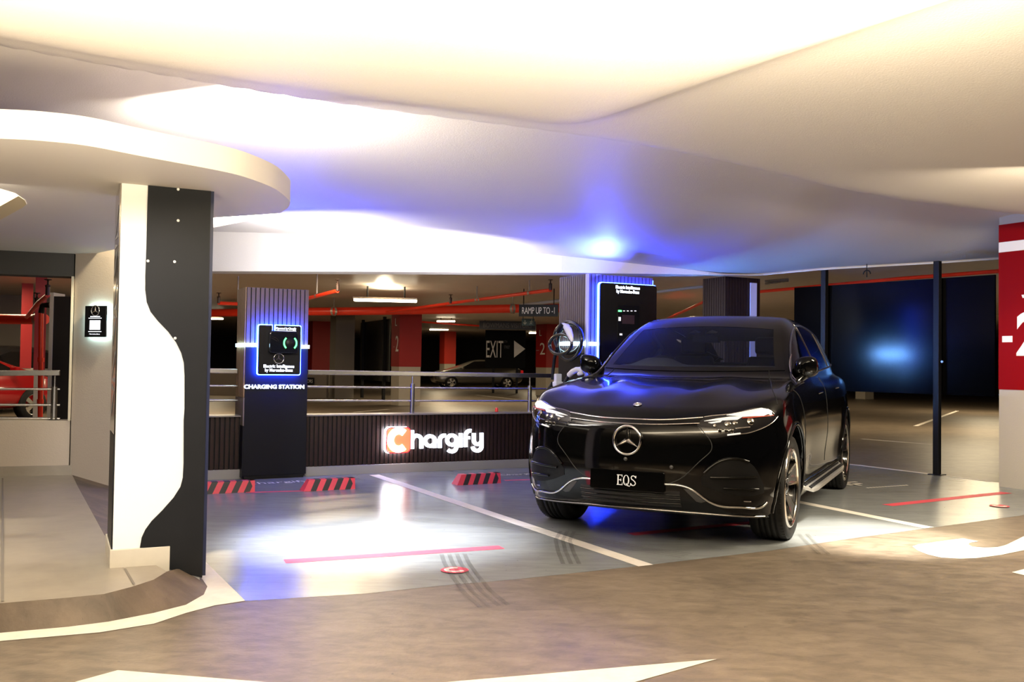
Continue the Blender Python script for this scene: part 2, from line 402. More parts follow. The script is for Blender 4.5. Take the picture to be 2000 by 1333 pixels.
M_epoxy = mat('bay_epoxy', (.27, .285, .29), .25, noise=(1.4, .3, (.21, .222, .228)), bump=.05, bscale=30)
weather(M_epoxy, .16, (3, 16, 1), -1.0)
M_steel = mat('brushed_steel', (.62, .60, .57), .26, metal=1)
M_chrome = mat('chrome', (.80, .77, .74), .10, metal=1)
M_lit = mat('white_led', (.9, .9, .9), .5, emit=(.80, .90, 1), power=9)
M_litw = mat('white_letters', (.9, .9, .9), .5, emit=(.82, .88, 1), power=2.4)
M_blue = mat('blue_led', (.1, .2, .9), .5, emit=(.015, .09, 1), power=60)
M_bluew = mat('blue_white_led', (.4, .6, 1), .5, emit=(.28, .45, 1), power=14)
M_tube = mat('fluorescent_tube', (1, .95, .85), .5, emit=(1, .86, .62), power=16)
M_green = mat('green_led', (.1, .8, .2), .5, emit=(.10, 1, .22), power=3)
M_sign = mat('sign_white', (.92, .88, .80), .5)
M_signd = mat('sign_grey', (.12, .11, .10), .5)

mb = MB(); mb.add([(-45, -6, 0), (45, -6, 0), (45, 75, 0), (-45, 75, 0)], [(0, 1, 2, 3)])
struct('floor', mb, M_floor)

# --- front slab: flat panels with shallow sloping folds, dipping to the edge beam
EDGE = [(-1100, 530, 2.4), (400, 530, 2.4), (750, 531, 2.4), (1090, 533, 2.4), (1400, 537, 2.45), (1480, 539, 2.5), (1612, 527, 2.55), (1834, 515, 2.59), (1950, 507, 2.62), (2250, 486, 2.68)]
EP = [at_z(*e) for e in EDGE]; EP[0] = EP[1]+(EP[1]-EP[2])*3.0
EX = np.array([p.x for p in EP]); EY = np.array([p.y for p in EP]); EZ = np.array([p.z for p in EP])
ET = np.array([2.92, 2.90, 2.84, 2.60, 2.46, 2.51, 2.56, 2.60, 2.63, 2.69])     # slab height along the edge
def ss(t): t = np.clip(t, 0, 1); return t*t*(3-2*t)
F1a = at_z(280, 112, 2.9); F1b = at_z(2000, 402, 2.9); F1d = (F1b-F1a).normalized(); F1n = Vector((-F1d.y, F1d.x, 0))
F2a = at_z(1600, 2, 2.9); F2b = at_z(1100, 205, 2.9); F2d = (F2b-F2a).normalized(); F2n = Vector((F2d.y, -F2d.x, 0))
F3a = at_z(262, 120, 2.9)
def slab_z(x, y):
    s1 = (x-F1a.x)*F1n.x+(y-F1a.y)*F1n.y
    s1 = s1+.10*np.sin(x*1.3+.4)
    s2 = (x-F2a.x)*F2n.x+(y-F2a.y)*F2n.y
    s3 = (x-F3a.x)*F2n.x+(y-F3a.y)*F2n.y           # seam at the left, same direction as the second fold
    wd = .20+.22*ss((x-.5)/3); z = 2.95-(.16+.09*ss((x-.5)/3))*(1-ss((s1+wd)/(2*wd)))-.13*(1-ss((s2+.20)/.40))*(1-ss((s1+.9)/.7))
    left = 1-ss((s3+.12)/.24)
    z = z-.03*left*ss((s1+.3)/.8)+.05*left*ss((s1-.45)/.8)
    tl = 4.6-2.6*ss((x-3.2)/2.2); t = (y-(np.interp(x, EX, EY)-tl))/tl
    return z+(np.interp(x, EX, ET)-2.93)*ss(t)
xs = np.linspace(-8, 9, 150); vs_ = 1-(1-np.linspace(0, 1, 150))**1.0
G = []
for t in vs_:
    row = []
    for x in xs:
        y = -5+t*(np.interp(x, EX, EY)+5); row.append(Vector((x, y, float(slab_z(x, y)))))
    G.append(row)
mb = MB(); mb.grid(G, flip=True); struct('ceiling', mb, M_slab)
# edge beam: face, soffit and back of the downstand
mb = MB(); xs = np.linspace(-8, 9, 80)
rows = [[], [], [], []]
for x in xs:
    y = float(np.interp(x, EX, EY)); zb = float(np.interp(x, EX, EZ)); zt = float(np.interp(x, EX, ET))+.03-.024*float(ss((x-1.8)/1.2))
    rows[0].append((x, y+.002, zt)); rows[1].append((x, y, zb)); th = .35-.31*float(ss((x-1.5)/2)); rows[2].append((x, y+th, zb)); rows[3].append((x, y+th, 3.1))
mb.grid(rows, smooth=False, flip=True); struct('ceiling_beam', mb, M_slab)
xs = [-8]+list(np.linspace(-7, 8.5, 20))+[9]; mb = MB(); mb.grid([[Vector((x, float(np.interp(x, EX, EY))+.34, 2.85)) for x in xs], [Vector((x*5, 75, 2.85)) for x in xs]], smooth=False, flip=True); mb.add([(-8, float(EY[0]), 2.85), (-40, 75, 2.85), (-45, 8.6, 2.85), (-8, 8.6, 2.85)], [(0, 1, 2, 3)]); mb.add([(9, 8, 2.85), (45, 8, 2.85), (45, 75, 2.85)], [(0, 2, 1)]); struct('ceiling_deck', mb, M_far)
# far walls
mb = MB(); mb.box((0, 63, 1.5), (90, .3, 3.4)); struct('wall_back', mb, M_dark)
mb = MB(); mb.box((26, 36, 1.5), (.3, 54, 3.4)); struct('wall_right', mb, M_dark)
mb = MB(); mb.box((-24, 34, 1.5), (.3, 58, 3.4)); struct('wall_left', mb, M_wall)

# --- left platform (raised walkway), kerb, bulkhead, wall with an opening
PZ = .12
tile_px = [(-260, 1192), (0, 1179), (134, 1168), (203, 1161), (257, 1147), (300, 1133), (326, 1117)]
top = [at_z(x, y, PZ) for x, y in tile_px]
backR = [at_z(204, 1046, .13), at_z(152, 951, .17), at_z(141, 928, .18)]
W0 = at_z(0, 931, .18); W1 = at_z(141, 928, .18); wdir = (W1-W0).normalized(); wdir.z = 0; wn = Vector((wdir.y, -wdir.x, 0))
W1.z = 0; WL = W1-wdir*5
pts = top+backR+[Vector((WL.x, WL.y, .18))]
mb = MB(); mb.add(pts, [tuple(range(len(pts)))]); mb.add([Vector((p.x, p.y, -.02)) for p in pts]+pts, [(i, (i+1) % len(pts), len(pts)+(i+1) % len(pts), len(pts)+i) for i in range(len(pts))])
struct('floor_walkway', mb, M_tile)
mb = MB()
def strip(a, b, w, z=.003, m=None):
    m = m or mb
    a = Vector(a); b = Vector(b); d = (b-a).normalized(); n = Vector((-d.y, d.x, 0))*(w/2)
    return m.add([a-n+Z_*z, b-n+Z_*z, b+n+Z_*z, a+n+Z_*z], [(0, 1, 2, 3)])
strip(at_z(5, 935, .18), at_z(5, 1176, .121), .012)
strip(at_z(244, 1112, .122), at_z(262, 1143, .12), .012)
struct('trim_1', mb, M_grout)
low_px = [(-260, 1247), (0, 1238), (134, 1226), (212, 1216), (300, 1199), (363, 1183), (398, 1163), (405, 1147), (394, 1131)]
low = [at_z(x, y) for x, y in low_px]
low += [low[-1]+B_*1.2+A_*(-.1), low[-1]+B_*3.0+A_*.15, at_z(213, 936)+A_*.1]
up_ = top+[at_z(345, 1112, .10), at_z(360, 1113, .07), backR[0], backR[1], backR[2]]
mb = MB(); nL = len(low); mb.add(low+up_[:nL], [(i, i+1, nL+i+1, nL+i) for i in range(nL-1)], 0, True)
struct('floor_kerb', mb, M_ramp)

# wall: parapet, jamb column and lintel round the opening
def wall_piece(x0, x1, z0, z1, th=.22):
    a = W1+wdir*x0; b = W1+wdir*x1; m = MB()
    return m.prism([a+Z_*z0, b+Z_*z0, b+Z_*z1, a+Z_*z1], -wn*th)
sillz = zat(822, W1); lintz = zat(541, W1); SOF = 2.20
o = struct('wall_left', wall_piece(-5, -.03, -.05, sillz), M_wall)
struct('trim_2', wall_piece(-5, .02, .0, zat(909, W1), .0).prism([W1-wdir*5+wn*.012, W1+wdir*.02+wn*.012, W1+wdir*.02+wn*.012+Z_*zat(909, W1), W1-wdir*5+wn*.012+Z_*zat(909, W1)], -wn*.02), M_tile)
struct('trim_3', wall_piece(-5, -.03, lintz, SOF+.1, .24), mat('lintel_charcoal', (.035, .033, .03), .7))
W2 = at_z(213, 935, .17); W2.z = 0; cd = (W2-W1).normalized(); cn = Vector((cd.y, -cd.x, 0))
W3 = W1+cd*.62
mb = MB(); p0 = W1-wdir*.02
mb.prism([p0, W3, W3+B_*.6, p0-wn*.5], Z_*2.95); struct('wall_front', mb, M_wall)
mb = MB(); mb.box(W1-wdir*.035+wn*.012+Z_*((sillz+lintz)/2), (.02, .03, lintz-sillz), (wdir, wn, Z_)); struct('trim_4', mb, M_cream)

# bulkhead round the pillar
rim_px = [(-300, 262), (0, 271), (90, 276), (165, 284), (250, 300), (340, 317), (420, 332), (475, 345), (520, 361), (545, 374), (562, 389), (567, 398), (562, 407), (545, 417), (515, 425), (475, 433), (405, 447), (221, 488)]
_t = np.arange(len(rim_px)-2); _fx = cub([float(v) for v in _t], [p[0] for p in rim_px[:-2]]); _fy = cub([float(v) for v in _t], [p[1] for p in rim_px[:-2]])
rim = [at_z(float(_fx(u)), float(_fy(u)), SOF) for u in np.linspace(0, len(rim_px)-3, 90)]+[at_z(x, y, SOF) for x, y in rim_px[-2:]]
_q = at_z(180, 497, SOF); rim = [rim[0]+Vector((-3, -.2, 0))]+rim+[_q, _q-cn*.5, W1-wn*.3+Z_*SOF, WL-wn*.3+Z_*SOF]
rim = [Vector((p.x, p.y, SOF)) for p in rim]
mb = MB(); n = len(rim); hz = Z_*.13
mb.add(rim+[p+hz for p in rim], [tuple(range(n))[::-1], tuple(range(n, 2*n))]+[(i, (i+1) % n, n+(i+1) % n, n+i) for i in range(n)])
struct('ceiling_bulkhead', mb, M_soffit)
# skylight-like recess at the left of the soffit
rc = [at_z(x, y, SOF-.002) for x, y in [(-260, 340), (0, 369), (30, 378), (48, 391), (52, 399), (44, 406), (0, 430), (-260, 560)]]
mb = MB(); n = len(rc); mb.add(rc, [tuple(range(n))]); struct('trim_5', mb, mat('lamp_recess', (.95, .9, .75), .5, emit=(1, .93, .75), power=1.6))
inn = [at_z(x, y, SOF-.004) for x, y in [(-260, 480), (0, 403), (36, 383), (48, 391), (52, 399), (44, 406), (0, 430), (-260, 560)]]
mb = MB(); mb.add(inn, [tuple(range(len(inn)))]); struct('trim_6', mb, mat('recess_edge', (.62, .52, .30), .6))

# --- painted bays
front_px = [(440, 1178), (479, 1175), (709, 1161), (864, 1145), (1014, 1132), (1245, 1107), (1500, 1077), (1662, 1053), (1825, 1031), (2000, 1007), (2140, 985)]
paint = floor_poly(front_px, .001)+floor_poly([(2120, 962), (1950, 943), (1655, 906)], .001)
L1a, L1b = at_z(731, 928.5), at_z(1262, 1106)
ldir = (L1a-L1b).normalized()
wl = at_z(592.5, 931); wr = at_z(1019, 914); wv = (wr-wl).normalized(); wnn = Vector((wv.y, -wv.x, 0))
wallL = wl-wv*1.4; wallR = wl+wv*4.6
paint += [Vector((p.x, p.y, .001)) for p in (wallR, wallL)]+floor_poly([(393, 1090)], .001)
mb = MB(); mb.add(paint, [tuple(range(len(paint)))])
struct('floor_bay', mb, M_epoxy, 'grey blue epoxy paint covering the three charging bays')
def mark(name, polys, m, label, group=None, z=.0025, cat='floor marking'):
    mb = MB()
    for P in polys:
        pp = floor_poly(P, z); mb.add(pp, [tuple(range(len(pp)))])
    return solo(name, mb, m, label, cat, group)
def line(name, a, b, w, m, label, group=None, z=.0025):
    mb = MB(); strip(a, b, w, z, mb); return solo(name, mb, m, label, 'floor marking', group)
line('bay_line', L1a, L1b, .115, M_roadw, 'white bay line running from the slatted wall past the open bay', 'white bay lines')
L2b = at_z(1815, 1032); L2a = at_z(1563, 982)
line('bay_line', L2b+(L2a-L2b).normalized()*3.7, L2b, .115, M_roadw, 'white bay line passing under the black car and out by its step', 'white bay lines')
L3a = at_z(1655, 907); L3b = at_z(1950, 943)
line('bay_line', L3a+(L3a-L3b)*.5, L3b-(L3b-L3a)*.02, .09, M_roadw, 'white bay line at the foot of the black board pole', 'white bay lines')
line('rose_bar', at_z(556, 1098), at_z(980, 1070), .115, M_rose, 'rose painted bar across the mouth of the empty bay', 'rose bars')
line('rose_bar', at_z(1232, 1045), at_z(1535, 1015), .10, M_rose, 'rose painted bar half hidden under the black car', 'rose bars')
line('rose_bar', at_z(1733, 988), at_z(1966, 963), .115, M_rose, 'rose painted bar beside the red and grey column', 'rose bars')
line('rose_bar', at_z(480, 963), at_z(610, 959.5), .07, M_rose, 'rose stripe between the two striped stops in front of the slim cabinet', 'rose bars')
line('rose_bar', at_z(985, 939.5), at_z(1060, 937), .07, M_rose, 'rose stripe running from the lone striped wheel stop to the car', 'rose bars')
mark('kerb_line', [low_px[:9]+[(393, 1090), (479, 1175), (420, 1184), (363, 1199), (300, 1220), (194, 1237), (0, 1254), (-260, 1264)]], M_roadw, 'broad white line following the curved kerb round the pillar')
mark('floor_arrow', [[(150, 1333), (230, 1311), (700, 1349), (1400, 1289), (1240, 1334), (1000, 1400), (0, 1390)]], M_roadw, 'large white arrow cut by the bottom edge of the photo')
cu_px = [(870, 518), (905, 507), (1170, 470), (1265, 488), (1208, 497), (1204, 508), (1225, 520), (1300, 527), (1380, 523), (1430, 510), (1539, 457), (1750, 350), (1850, 400), (1539, 541), (1400, 570), (1250, 589), (1150, 592), (1040, 585), (960, 566), (900, 542)]
mark('floor_arrow', [[(1500+x*.325, 900+y*.325) for x, y in cu_px]], M_roadw, 'curved white lane arrow on brown concrete beside the black car')
mark('floor_arrow', [[(1976, 1119), (2060, 1098), (2060, 1140)]], M_roadw, 'small white arrow tip below the curved lane arrow')
def disc_logo(px, py, label):
    c = at_z(px, py); mb = MB(); r = .085; n = 28
    mb.add([c+Vector((r*math.cos(t), r*math.sin(t), .007)) for t in np.linspace(0, 2*math.pi, n+1)[:-1]], [tuple(range(n))], 0)
    mb.ribbon([(x, y) for x, y in arc(0, 0, .05, 45, 315)], .03, c+Z_*.0075, A_, B_, .001, 1)
    solo('floor_badge', mb, [M_rose, M_roadw], label, 'floor marking', 'round floor badges')
disc_logo(888, 1116, 'round red badge with a white C in the empty bay'); disc_logo(1952, 990, 'round red badge with a white C near the red column')
def ftext(s, px, py, h, w, label, m=M_roadw):
    mb = MB(); mb.text(s, at_z(px, py)+Z_*.007, A_, B_, h, .001, w)
    return solo('floor_lettering', mb, m, label, 'floor marking', 'floor lettering')
mb = MB(); c = at_z(545, 945.5)+Z_*.007
mb.text('hargify', c+A_*.06, A_, B_, .13, .001, .52, mi=0); mb.ribbon(arc(-.27, .05, .055, 45, 315), .03, c, A_, B_, .001, 1)
solo('floor_lettering', mb, [M_roadw, M_rose], 'white floor lettering with a rose C before the slim charging cabinet', 'floor marking', 'floor lettering')
ftext('Chargify', 1018, 929, .10, .5, 'white floor lettering between the lone wheel stop and the car bumper')
mb = MB(); c = at_z(1668, 951)+Z_*.007
mb.ribbon([(-.3, .0), (-.3, .24), (.02, .24), (.02, .05)], .05, c, A_, B_, .001); mb.ribbon([(.10, .0), (.10, .24), (.30, .24)], .05, c, A_, B_, .001); mb.ribbon([(.10, .12), (.24, .12)], .05, c, A_, B_, .001); mb.ribbon([(-.3, .11), (0, .11)], .04, c, A_, B_, .001)
for i in range(14): mb.ribbon([(.0+i*.045, -.17), (.028+i*.045, -.17)], .03, c, A_, B_, .001)
solo('floor_lettering', mb, M_roadw, 'white floor lettering over a dashed row behind the black car', 'floor marking', 'floor lettering')
# tyre marks
M_skid = bpy.data.materials.new('tyre_mark'); M_skid.use_nodes = True; _n = M_skid.node_tree; _b = _n.nodes['Principled BSDF']; _b.inputs['Base Color'].default_value = (.05, .045, .04, 1); _b.inputs['Roughness'].default_value = .5; _b.inputs['Alpha'].default_value = .24
def skid(name, pts, label, offs=(0, .05, .10, .15)):
    mb = MB()
    P = [at_z(*p) for p in pts]
    for k in offs:
        L = []; 
        for i, p in enumerate(P):
            d = (P[min(i+1, len(P)-1)]-P[max(i-1, 0)]).normalized(); n = Vector((-d.y, d.x, 0)); L.append((p+n*(k-.014)+Z_*.009, p+n*(k+.014)+Z_*.009))
        mb.add([q for a in L for q in a], [(2*i, 2*i+2, 2*i+3, 2*i+1) for i in range(len(L)-1)])
    solo(name, mb, M_skid, label, 'tyre mark', 'tyre marks')
skid('tyre_mark', [(862, 1085), (868, 1103), (880, 1124), (905, 1160), (938, 1190)], 'curved dark tyre mark crossing the round badge in the empty bay')
skid('tyre_mark', [(780, 1018), (960, 1030), (1100, 1052), (1240, 1078), (1330, 1092)], 'long dark tyre mark from the empty bay across the white line')
skid('tyre_mark', [(1095, 1040), (1085, 1058), (1090, 1080), (1100, 1105)], 'short curved tyre mark in front of the black car', (0, .05, .1))
skid('tyre_mark', [(1560, 1045), (1575, 1062), (1600, 1085)], 'faint tyre mark beside the front wheel of the black car', (0, .06))
# ================================================================ things
def hit(px, py, P0, n):
    d = Vector(ray(px, py)); c = Vector((0, 0, CH)); return c+d*((Vector(P0)-c).dot(n)/d.dot(n))

# ---------------------------------------------------------------- the pillar with the black and white front
FL = at_z(219, 1110, .122); FR = at_z(390, 1129, .03); FL.z = FR.z = 0
pe = (FR-FL).normalized(); pn = Vector((pe.y, -pe.x, 0)); PW = (FR-FL).length
PTOP = SOF
pil = thing('pillar', 'white pillar with a wavy edged black board in front of the walkway', 'pillar', FL)
mb = MB(); mb.prism([FL+Z_*.0, FR, FR-pn*.45, FL-pn*.45], Z_*(PTOP)); obj('column', mb, mat('pillar_white', (.86, .83, .78), .45), pil)
w_px = [(772, 80), (768, 200), (763, 400), (757, 560), (757, 630), (765, 695), (785, 745), (825, 795), (878, 850), (918, 905), (945, 960), (958, 1010), (962, 1080), (962, 1250)]
cv = [(x/2.667, 330+y/2.667) for x, y in w_px]+[(800+0, 0)]*0
cv += [(x/2.835, 800+y/2.835) for x, y in [(1018, 60), (1017, 300), (1013, 380), (1000, 430), (962, 490), (900, 560), (840, 620), (805, 668), (785, 712), (775, 768)]]
pf = FL+pn*.012
curve = [hit(x, y, pf, pn) for x, y in cv]
curve[0].z = PTOP-.001
bl = hit(314, 1071, pf, pn); bl2 = hit(314, 1109, pf, pn)
edgeR = FR+pe*.012
poly = curve+[bl, bl2, Vector((edgeR.x+pn.x*.012, edgeR.y+pn.y*.012, .03)), Vector((edgeR.x+pn.x*.012, edgeR.y+pn.y*.012, PTOP-.001))]
mb = MB(); mb.prism(poly[::-1], -pn*.011+pn*.0); 
board = obj('front_board', mb, mat('board_black', (.0065, .007, .0085), .5, spec=.2, noise=(6, .3, (.0045, .005, .006))), pil); board['label'] = 'black board with a wavy left edge'
mb = MB()
for x, y in [(348, 370), (348, 431), (289, 510), (341, 511.5), (342, 661)]:
    c = hit(x, y, pf, pn); mb.lathe([(0, .002), (.007, .0015), (.008, 0)], c, pn, 10)
obj('screw_cap', mb, M_white, board)
mb = MB(); mb.box(FR+pe*.022-pn*.1+Z_*(PTOP/2+.02), (.018, .2, PTOP-.04), (pe, pn, Z_)); obj('edge_strip', mb, mat('edge_blue_lit', (.012, .016, .045), .35, spec=.3), pil)['label'] = 'narrow dark edge strip on the right side'  # blue of the cabinet lights is put into the strip's colour
mb = MB(); mb.prism([FL-pe*.014+pn*.014, FL+pe*.29+pn*.014, FL+pe*.29-pn*.0, FL-pe*.0-pn*.0, FL-pn*.5, FL-pe*.014-pn*.5], Z_*.22)
obj('plinth', mb, mat('plinth_tile', (.60, .55, .45), .4, noise=(7, .3, (.52, .47, .38))), pil, bevel=.003)['label'] = 'cream tiled plinth'
mz = zat(852, FL)
mb = MB(); mb.box(FL-pe*.004-pn*.225+Z_*((mz+PTOP)/2), (.006, .43, PTOP-mz-.01), (pe, pn, Z_), 0)
mir = obj('side_panel', mb, mat('mirror_panel', (.55, .50, .44), .12, metal=1), pil); mir['label'] = 'mirrored side panel with grey diagonal strokes'
mb = MB()
for k in range(6):
    z0 = PTOP-.12-k*.2; q = FL-pe*.008
    mb.ribbon([(-.36, 0), (-.08, .14), (-.36, .16)] if k % 2 else [(-.08, 0), (-.36, .0), (-.08, .15)], .03, q+Z_*(z0-.15), pn, Z_, .001)
obj('diagonal_strokes', mb, mat('stroke_grey', (.16, .15, .15), .4), mir)
mb = MB(); mb.box(FL-pe*.004-pn*.225+Z_*((mz+.22)/2), (.006, .43, mz-.22), (pe, pn, Z_)); obj('lower_side_panel', mb, M_black, pil)['label'] = 'black lower side panel'

# ---------------------------------------------------------------- QR sign on the wall (the code itself is left out)
sg0 = hit(166, 598, W1+cn*.05, cn)
U = cd
sgn = thing('backlit_sign', 'small backlit black sign with a ringed star on the plaster wall by the opening', 'sign', sg0)
a = hit(168, 598, W1+cn*.06, cn); b = hit(207, 659, W1+cn*.06, cn); w = (b-a).dot(U); h = a.z-b.z; cc = (a+b)/2
mb = MB(); mb.box(cc, (w, .02, h), (U, cn, Z_)); obj('panel', mb, M_black, sgn, bevel=.002)
mb = MB(); mb.box(cc-cn*.022, (w-.012, .012, h-.012), (U, cn, Z_)); obj('backlight', mb, mat('cyan_white_led', (.9, 1, 1), .5, emit=(.55, .92, 1), power=22), sgn)['label'] = 'glowing pale blue back light'
q = cc+cn*.0112
mb = MB(); star_mb(mb, q+Z_*(h*.345), U, Z_, w*.19, w*.02, .006); obj('star_emblem', mb, M_chrome, sgn)
mb = MB()
for dz, ww, hh in ((.155, .46, .022), (.105, .62, .018), (-.325, .62, .018)): mb = MB(); mb.box(q+Z_*(dz*h), (ww*w, .002, hh*h), (U, cn, Z_)); obj('rule_line', mb, M_litw, sgn)

mb = MB(); mb.text('Mercedes-Benz', q-Z_*(h*.42), U, Z_, h*.035, .001, w*.5); obj('lettering', mb, M_litw, sgn)
mb = MB(); mb.box(q-Z_*(h*.115), (w*.50, .002, h*.30), (U, cn, Z_)); obj('white_square', mb, M_litw, sgn)['label'] = 'plain white square'

# ---------------------------------------------------------------- low slatted wall, kerb strip and backlit sign on it
WH = zat(812, wl)
part = thing('slatted_low_wall', 'low dark wall of upright slats carrying the glowing sign', 'low wall', wl)
def slats(m, o, right, nrm, length, z0, z1, pitch=.05, w=.034, d=.016):
    k = int(length/pitch)
    for i in range(k): m.box(o+right*((i+.5)*length/k)+nrm*(d/2)+Z_*((z0+z1)/2), (w*length/k/pitch, d, z1-z0), (right, nrm, Z_))
M_slat = mat('dark_walnut', (.030, .015, .012), .42, spec=.3, noise=(14, .3, (.017, .008, .007)))
M_slatw = mat('mauve_oak', (.135, .088, .075), .5, noise=(14, .3, (.10, .065, .055)))
mb = MB(); ext = -wnn
mb.box(wl+wv*2.2+ext*.14+Z_*(WH/2), (4.7, .22, WH-.01), (wv, wnn, Z_)); mb.box(wl-wv*.98+ext*.14+Z_*(WH/2), (.82, .22, WH-.01), (wv, wnn, Z_)); obj('core', mb, M_matte, part)
mb = MB(); slats(mb, wl-wv*.14+ext*.03, wv, wnn, 4.65, .10, WH-.012); slats(mb, wl-wv*1.38+ext*.03, wv, wnn, .8, .10, WH-.012); obj('slats', mb, M_slat, part)
mb = MB(); mb.box(wl+wv*2.2+ext*.12+Z_*WH, (4.7, .27, .014), (wv, wnn, Z_)); mb.box(wl-wv*.98+ext*.12+Z_*WH, (.82, .27, .014), (wv, wnn, Z_)); obj('coping', mb, mat('wall_coping', (.22, .20, .185), .35), part)
mb = MB(); mb.box(wl+wv*2.18+ext*.02+Z_*.05, (4.62, .06, .10), (wv, wnn, Z_)); mb.box(wl-wv*.98+ext*.02+Z_*.05, (.82, .06, .10), (wv, wnn, Z_)); obj('skirting', mb, mat('grey_skirting', (.27, .265, .26), .4), part, bevel=.004)['label'] = 'pale grey skirting'
mb = MB(); c = hit(397, 830, wl, wnn); mb.box(c+wnn*.03, (.09, .05, .2), (wv, wnn, Z_)); solo('socket_box', mb, M_white, 'white box on the slatted wall beside the pillar edge', 'box', bevel=.01)
SP = wl+wnn*.012
def S(x, y):
    p = hit(700+x/6.667, 800+y/6.667, SP, wnn)-SP; return (p.dot(wv), p.z)
sign = thing('illuminated_sign', 'glowing word sign with an orange logo tile on the slatted wall', 'sign', hit(752, 884, SP, wnn))
def rrect(x0, y0, x1, y1, r, n=5):
    P = []
    for cx, cy, a0 in ((x1-r, y1-r, 0), (x0+r, y1-r, 90), (x0+r, y0+r, 180), (x1-r, y0+r, 270)): P += [(cx+r*math.cos(R_(a0+90*i/n)), cy+r*math.sin(R_(a0+90*i/n))) for i in range(n+1)]
    return P
def plate(m, P, o, right, up, d0, d1, mi=0):
    nn = Vector(right).cross(Vector(up)); return m.prism([o+right*x+up*y+nn*d0 for x, y in P], nn*(d1-d0), mi)
t0 = S(352, 558); t1 = S(655, 240)
mb = MB(); plate(mb, rrect(*t0, *t1, .045), SP, wv, Z_, .03, .055, 0); tile = obj('logo_tile', mb, mat('orange_tile', (.9, .25, .1), .4, emit=(1, .20, .09), power=1.15), sign); tile['label'] = 'orange glowing tile with rounded corners'
mb = MB(); P = rrect(t0[0]-.006, t0[1]-.006, t1[0]+.006, t1[1]+.006, .05); mb.tube([SP+wv*x+Z_*y+wnn*.045 for x, y in P], .006, 6, closed=True); obj('tile_rim', mb, mat('red_rim', (.8, .03, .05), .4, emit=(1, .03, .06), power=.9), tile)
mb = MB(); c0 = S(503, 395); r0 = (S(608, 395)[0]-c0[0]); mb.ribbon([(c0[0]+r0*math.cos(R_(a)), c0[1]+r0*1.08*math.sin(R_(a))) for a in np.linspace(48, 312, 26)], r0*.78, SP+wnn*.055, wv, Z_, .008); obj('logo_letter', mb, mat('logo_white', (1, 1, 1), .5, emit=(1, .97, .95), power=9), tile)
mb = MB(); P = rrect(t0[0]-.02, t0[1]-.012, t1[0]-.004, t1[1]+.016, .05); plate(mb, P, SP, wv, Z_, .008, .024); obj('back_glow', mb, mat('halo_led', (1, 1, 1), .5, emit=(.86, .90, 1), power=34), sign)['label'] = 'white back light behind the tile'
def arcS(cx, cy, r, a0, a1, n=14): return [S(cx+r*math.cos(R_(a0+(a1-a0)*i/n)), cy-r*math.sin(R_(a0+(a1-a0)*i/n))) for i in range(n+1)]
sw = S(58, 0)[0]-S(0, 0)[0]
LT = {'letter_h': [[S(685, 270), S(685, 512)], arcS(748, 398, 58, 180, 0)+[S(806, 508)]],
      'letter_a': [arcS(920, 410, 64, 0, 360, 26), [S(978, 400), S(978, 500)]],
      'letter_r': [[S(1045, 500), S(1045, 398)], arcS(1107, 400, 62, 180, 78)],
      'letter_g': [arcS(1203, 398, 62, 0, 360, 26), [S(1260, 385), S(1260, 486)], arcS(1200, 486, 60, 0, -140)],
      'letter_i': [[S(1317, 308), S(1317, 492)]],
      'letter_f': [[S(1381, 488), S(1381, 340)], arcS(1443, 338, 62, 180, 82), [S(1358, 368), S(1436, 368)]],
      'letter_y': [[S(1487, 308), S(1487, 402)], arcS(1537, 402, 50, 180, 360), [S(1587, 304), S(1587, 478)], arcS(1529, 478, 58, 0, -175)]}
for k, paths in LT.items():
    mb = MB()
    for j, p in enumerate(paths): mb.ribbon(p, sw*(.66 if k == 'letter_f' and j == 2 else .84), SP+wnn*(.02+j*.0006), wv, Z_, .03)
    obj(k, mb, M_litw, sign)

# ---------------------------------------------------------------- steel railings
def rail_set(name, label, P0, nrm, along, segs, top_y, rod_ys, posts, group=None):
    """segs: pixel x ranges of the rails; posts: (x, top row, bottom row)"""
    x0, x1 = segs[0]
    t = thing(name, label, 'railing', hit(posts[0][0], posts[0][2], P0, nrm), group)
    for a, b in segs:
        m = MB(); p = hit(a, top_y(a), P0, nrm); q = hit(b, top_y(b), P0, nrm); d = (q-p).normalized()
        m.box((p+q)/2, ((q-p).length, .045, .05), (d, nrm, d.cross(-nrm).normalized() if False else Z_)); obj('handrail', m, M_steel, t, bevel=.006)
        for ry in rod_ys:
            m = MB(); m.tube([hit(a, ry(a), P0, nrm), hit(b, ry(b), P0, nrm)], .011, 8); obj('rod', m, M_steel, t)
    for px, y0, y1 in posts:
        p = hit(px, y0, P0, nrm); q = hit(px, y1, P0, nrm); q = Vector((p.x, p.y, q.z)); m = MB()
        m.tube([p-Z_*.09, q], .028, 10); m.tube([p+Z_*.02, p-Z_*.1], .010, 8); m.lathe([(0, .012), (.026, .008), (.05, 0)], q, Z_, 12); obj('post', m, M_steel, t)
    return t
RP = wl-wnn*.14
rail_set('railing', 'steel railing with two rods along the slatted low wall', RP, wnn, wv, [(395, 464), (600, 1076)], lambda x: 727.5+(x-600)*.0145, [lambda x: 756+(x-600)*.009, lambda x: 783+(x-600)*.002], [(806, 735, 811), (1035, 740, 808)])
LP_ = W1-wn*.11
rail_set('railing', 'steel railing in the wall opening beside the red car', LP_, wn, wdir, [(-160, 117)], lambda x: 729-(x-60)*.006, [lambda x: 760.5+(x-60)*.004, lambda x: 791.5+(x-60)*.003, lambda x: 818+(x-60)*.004], [(107, 737, 819), (-120, 737, 819)])

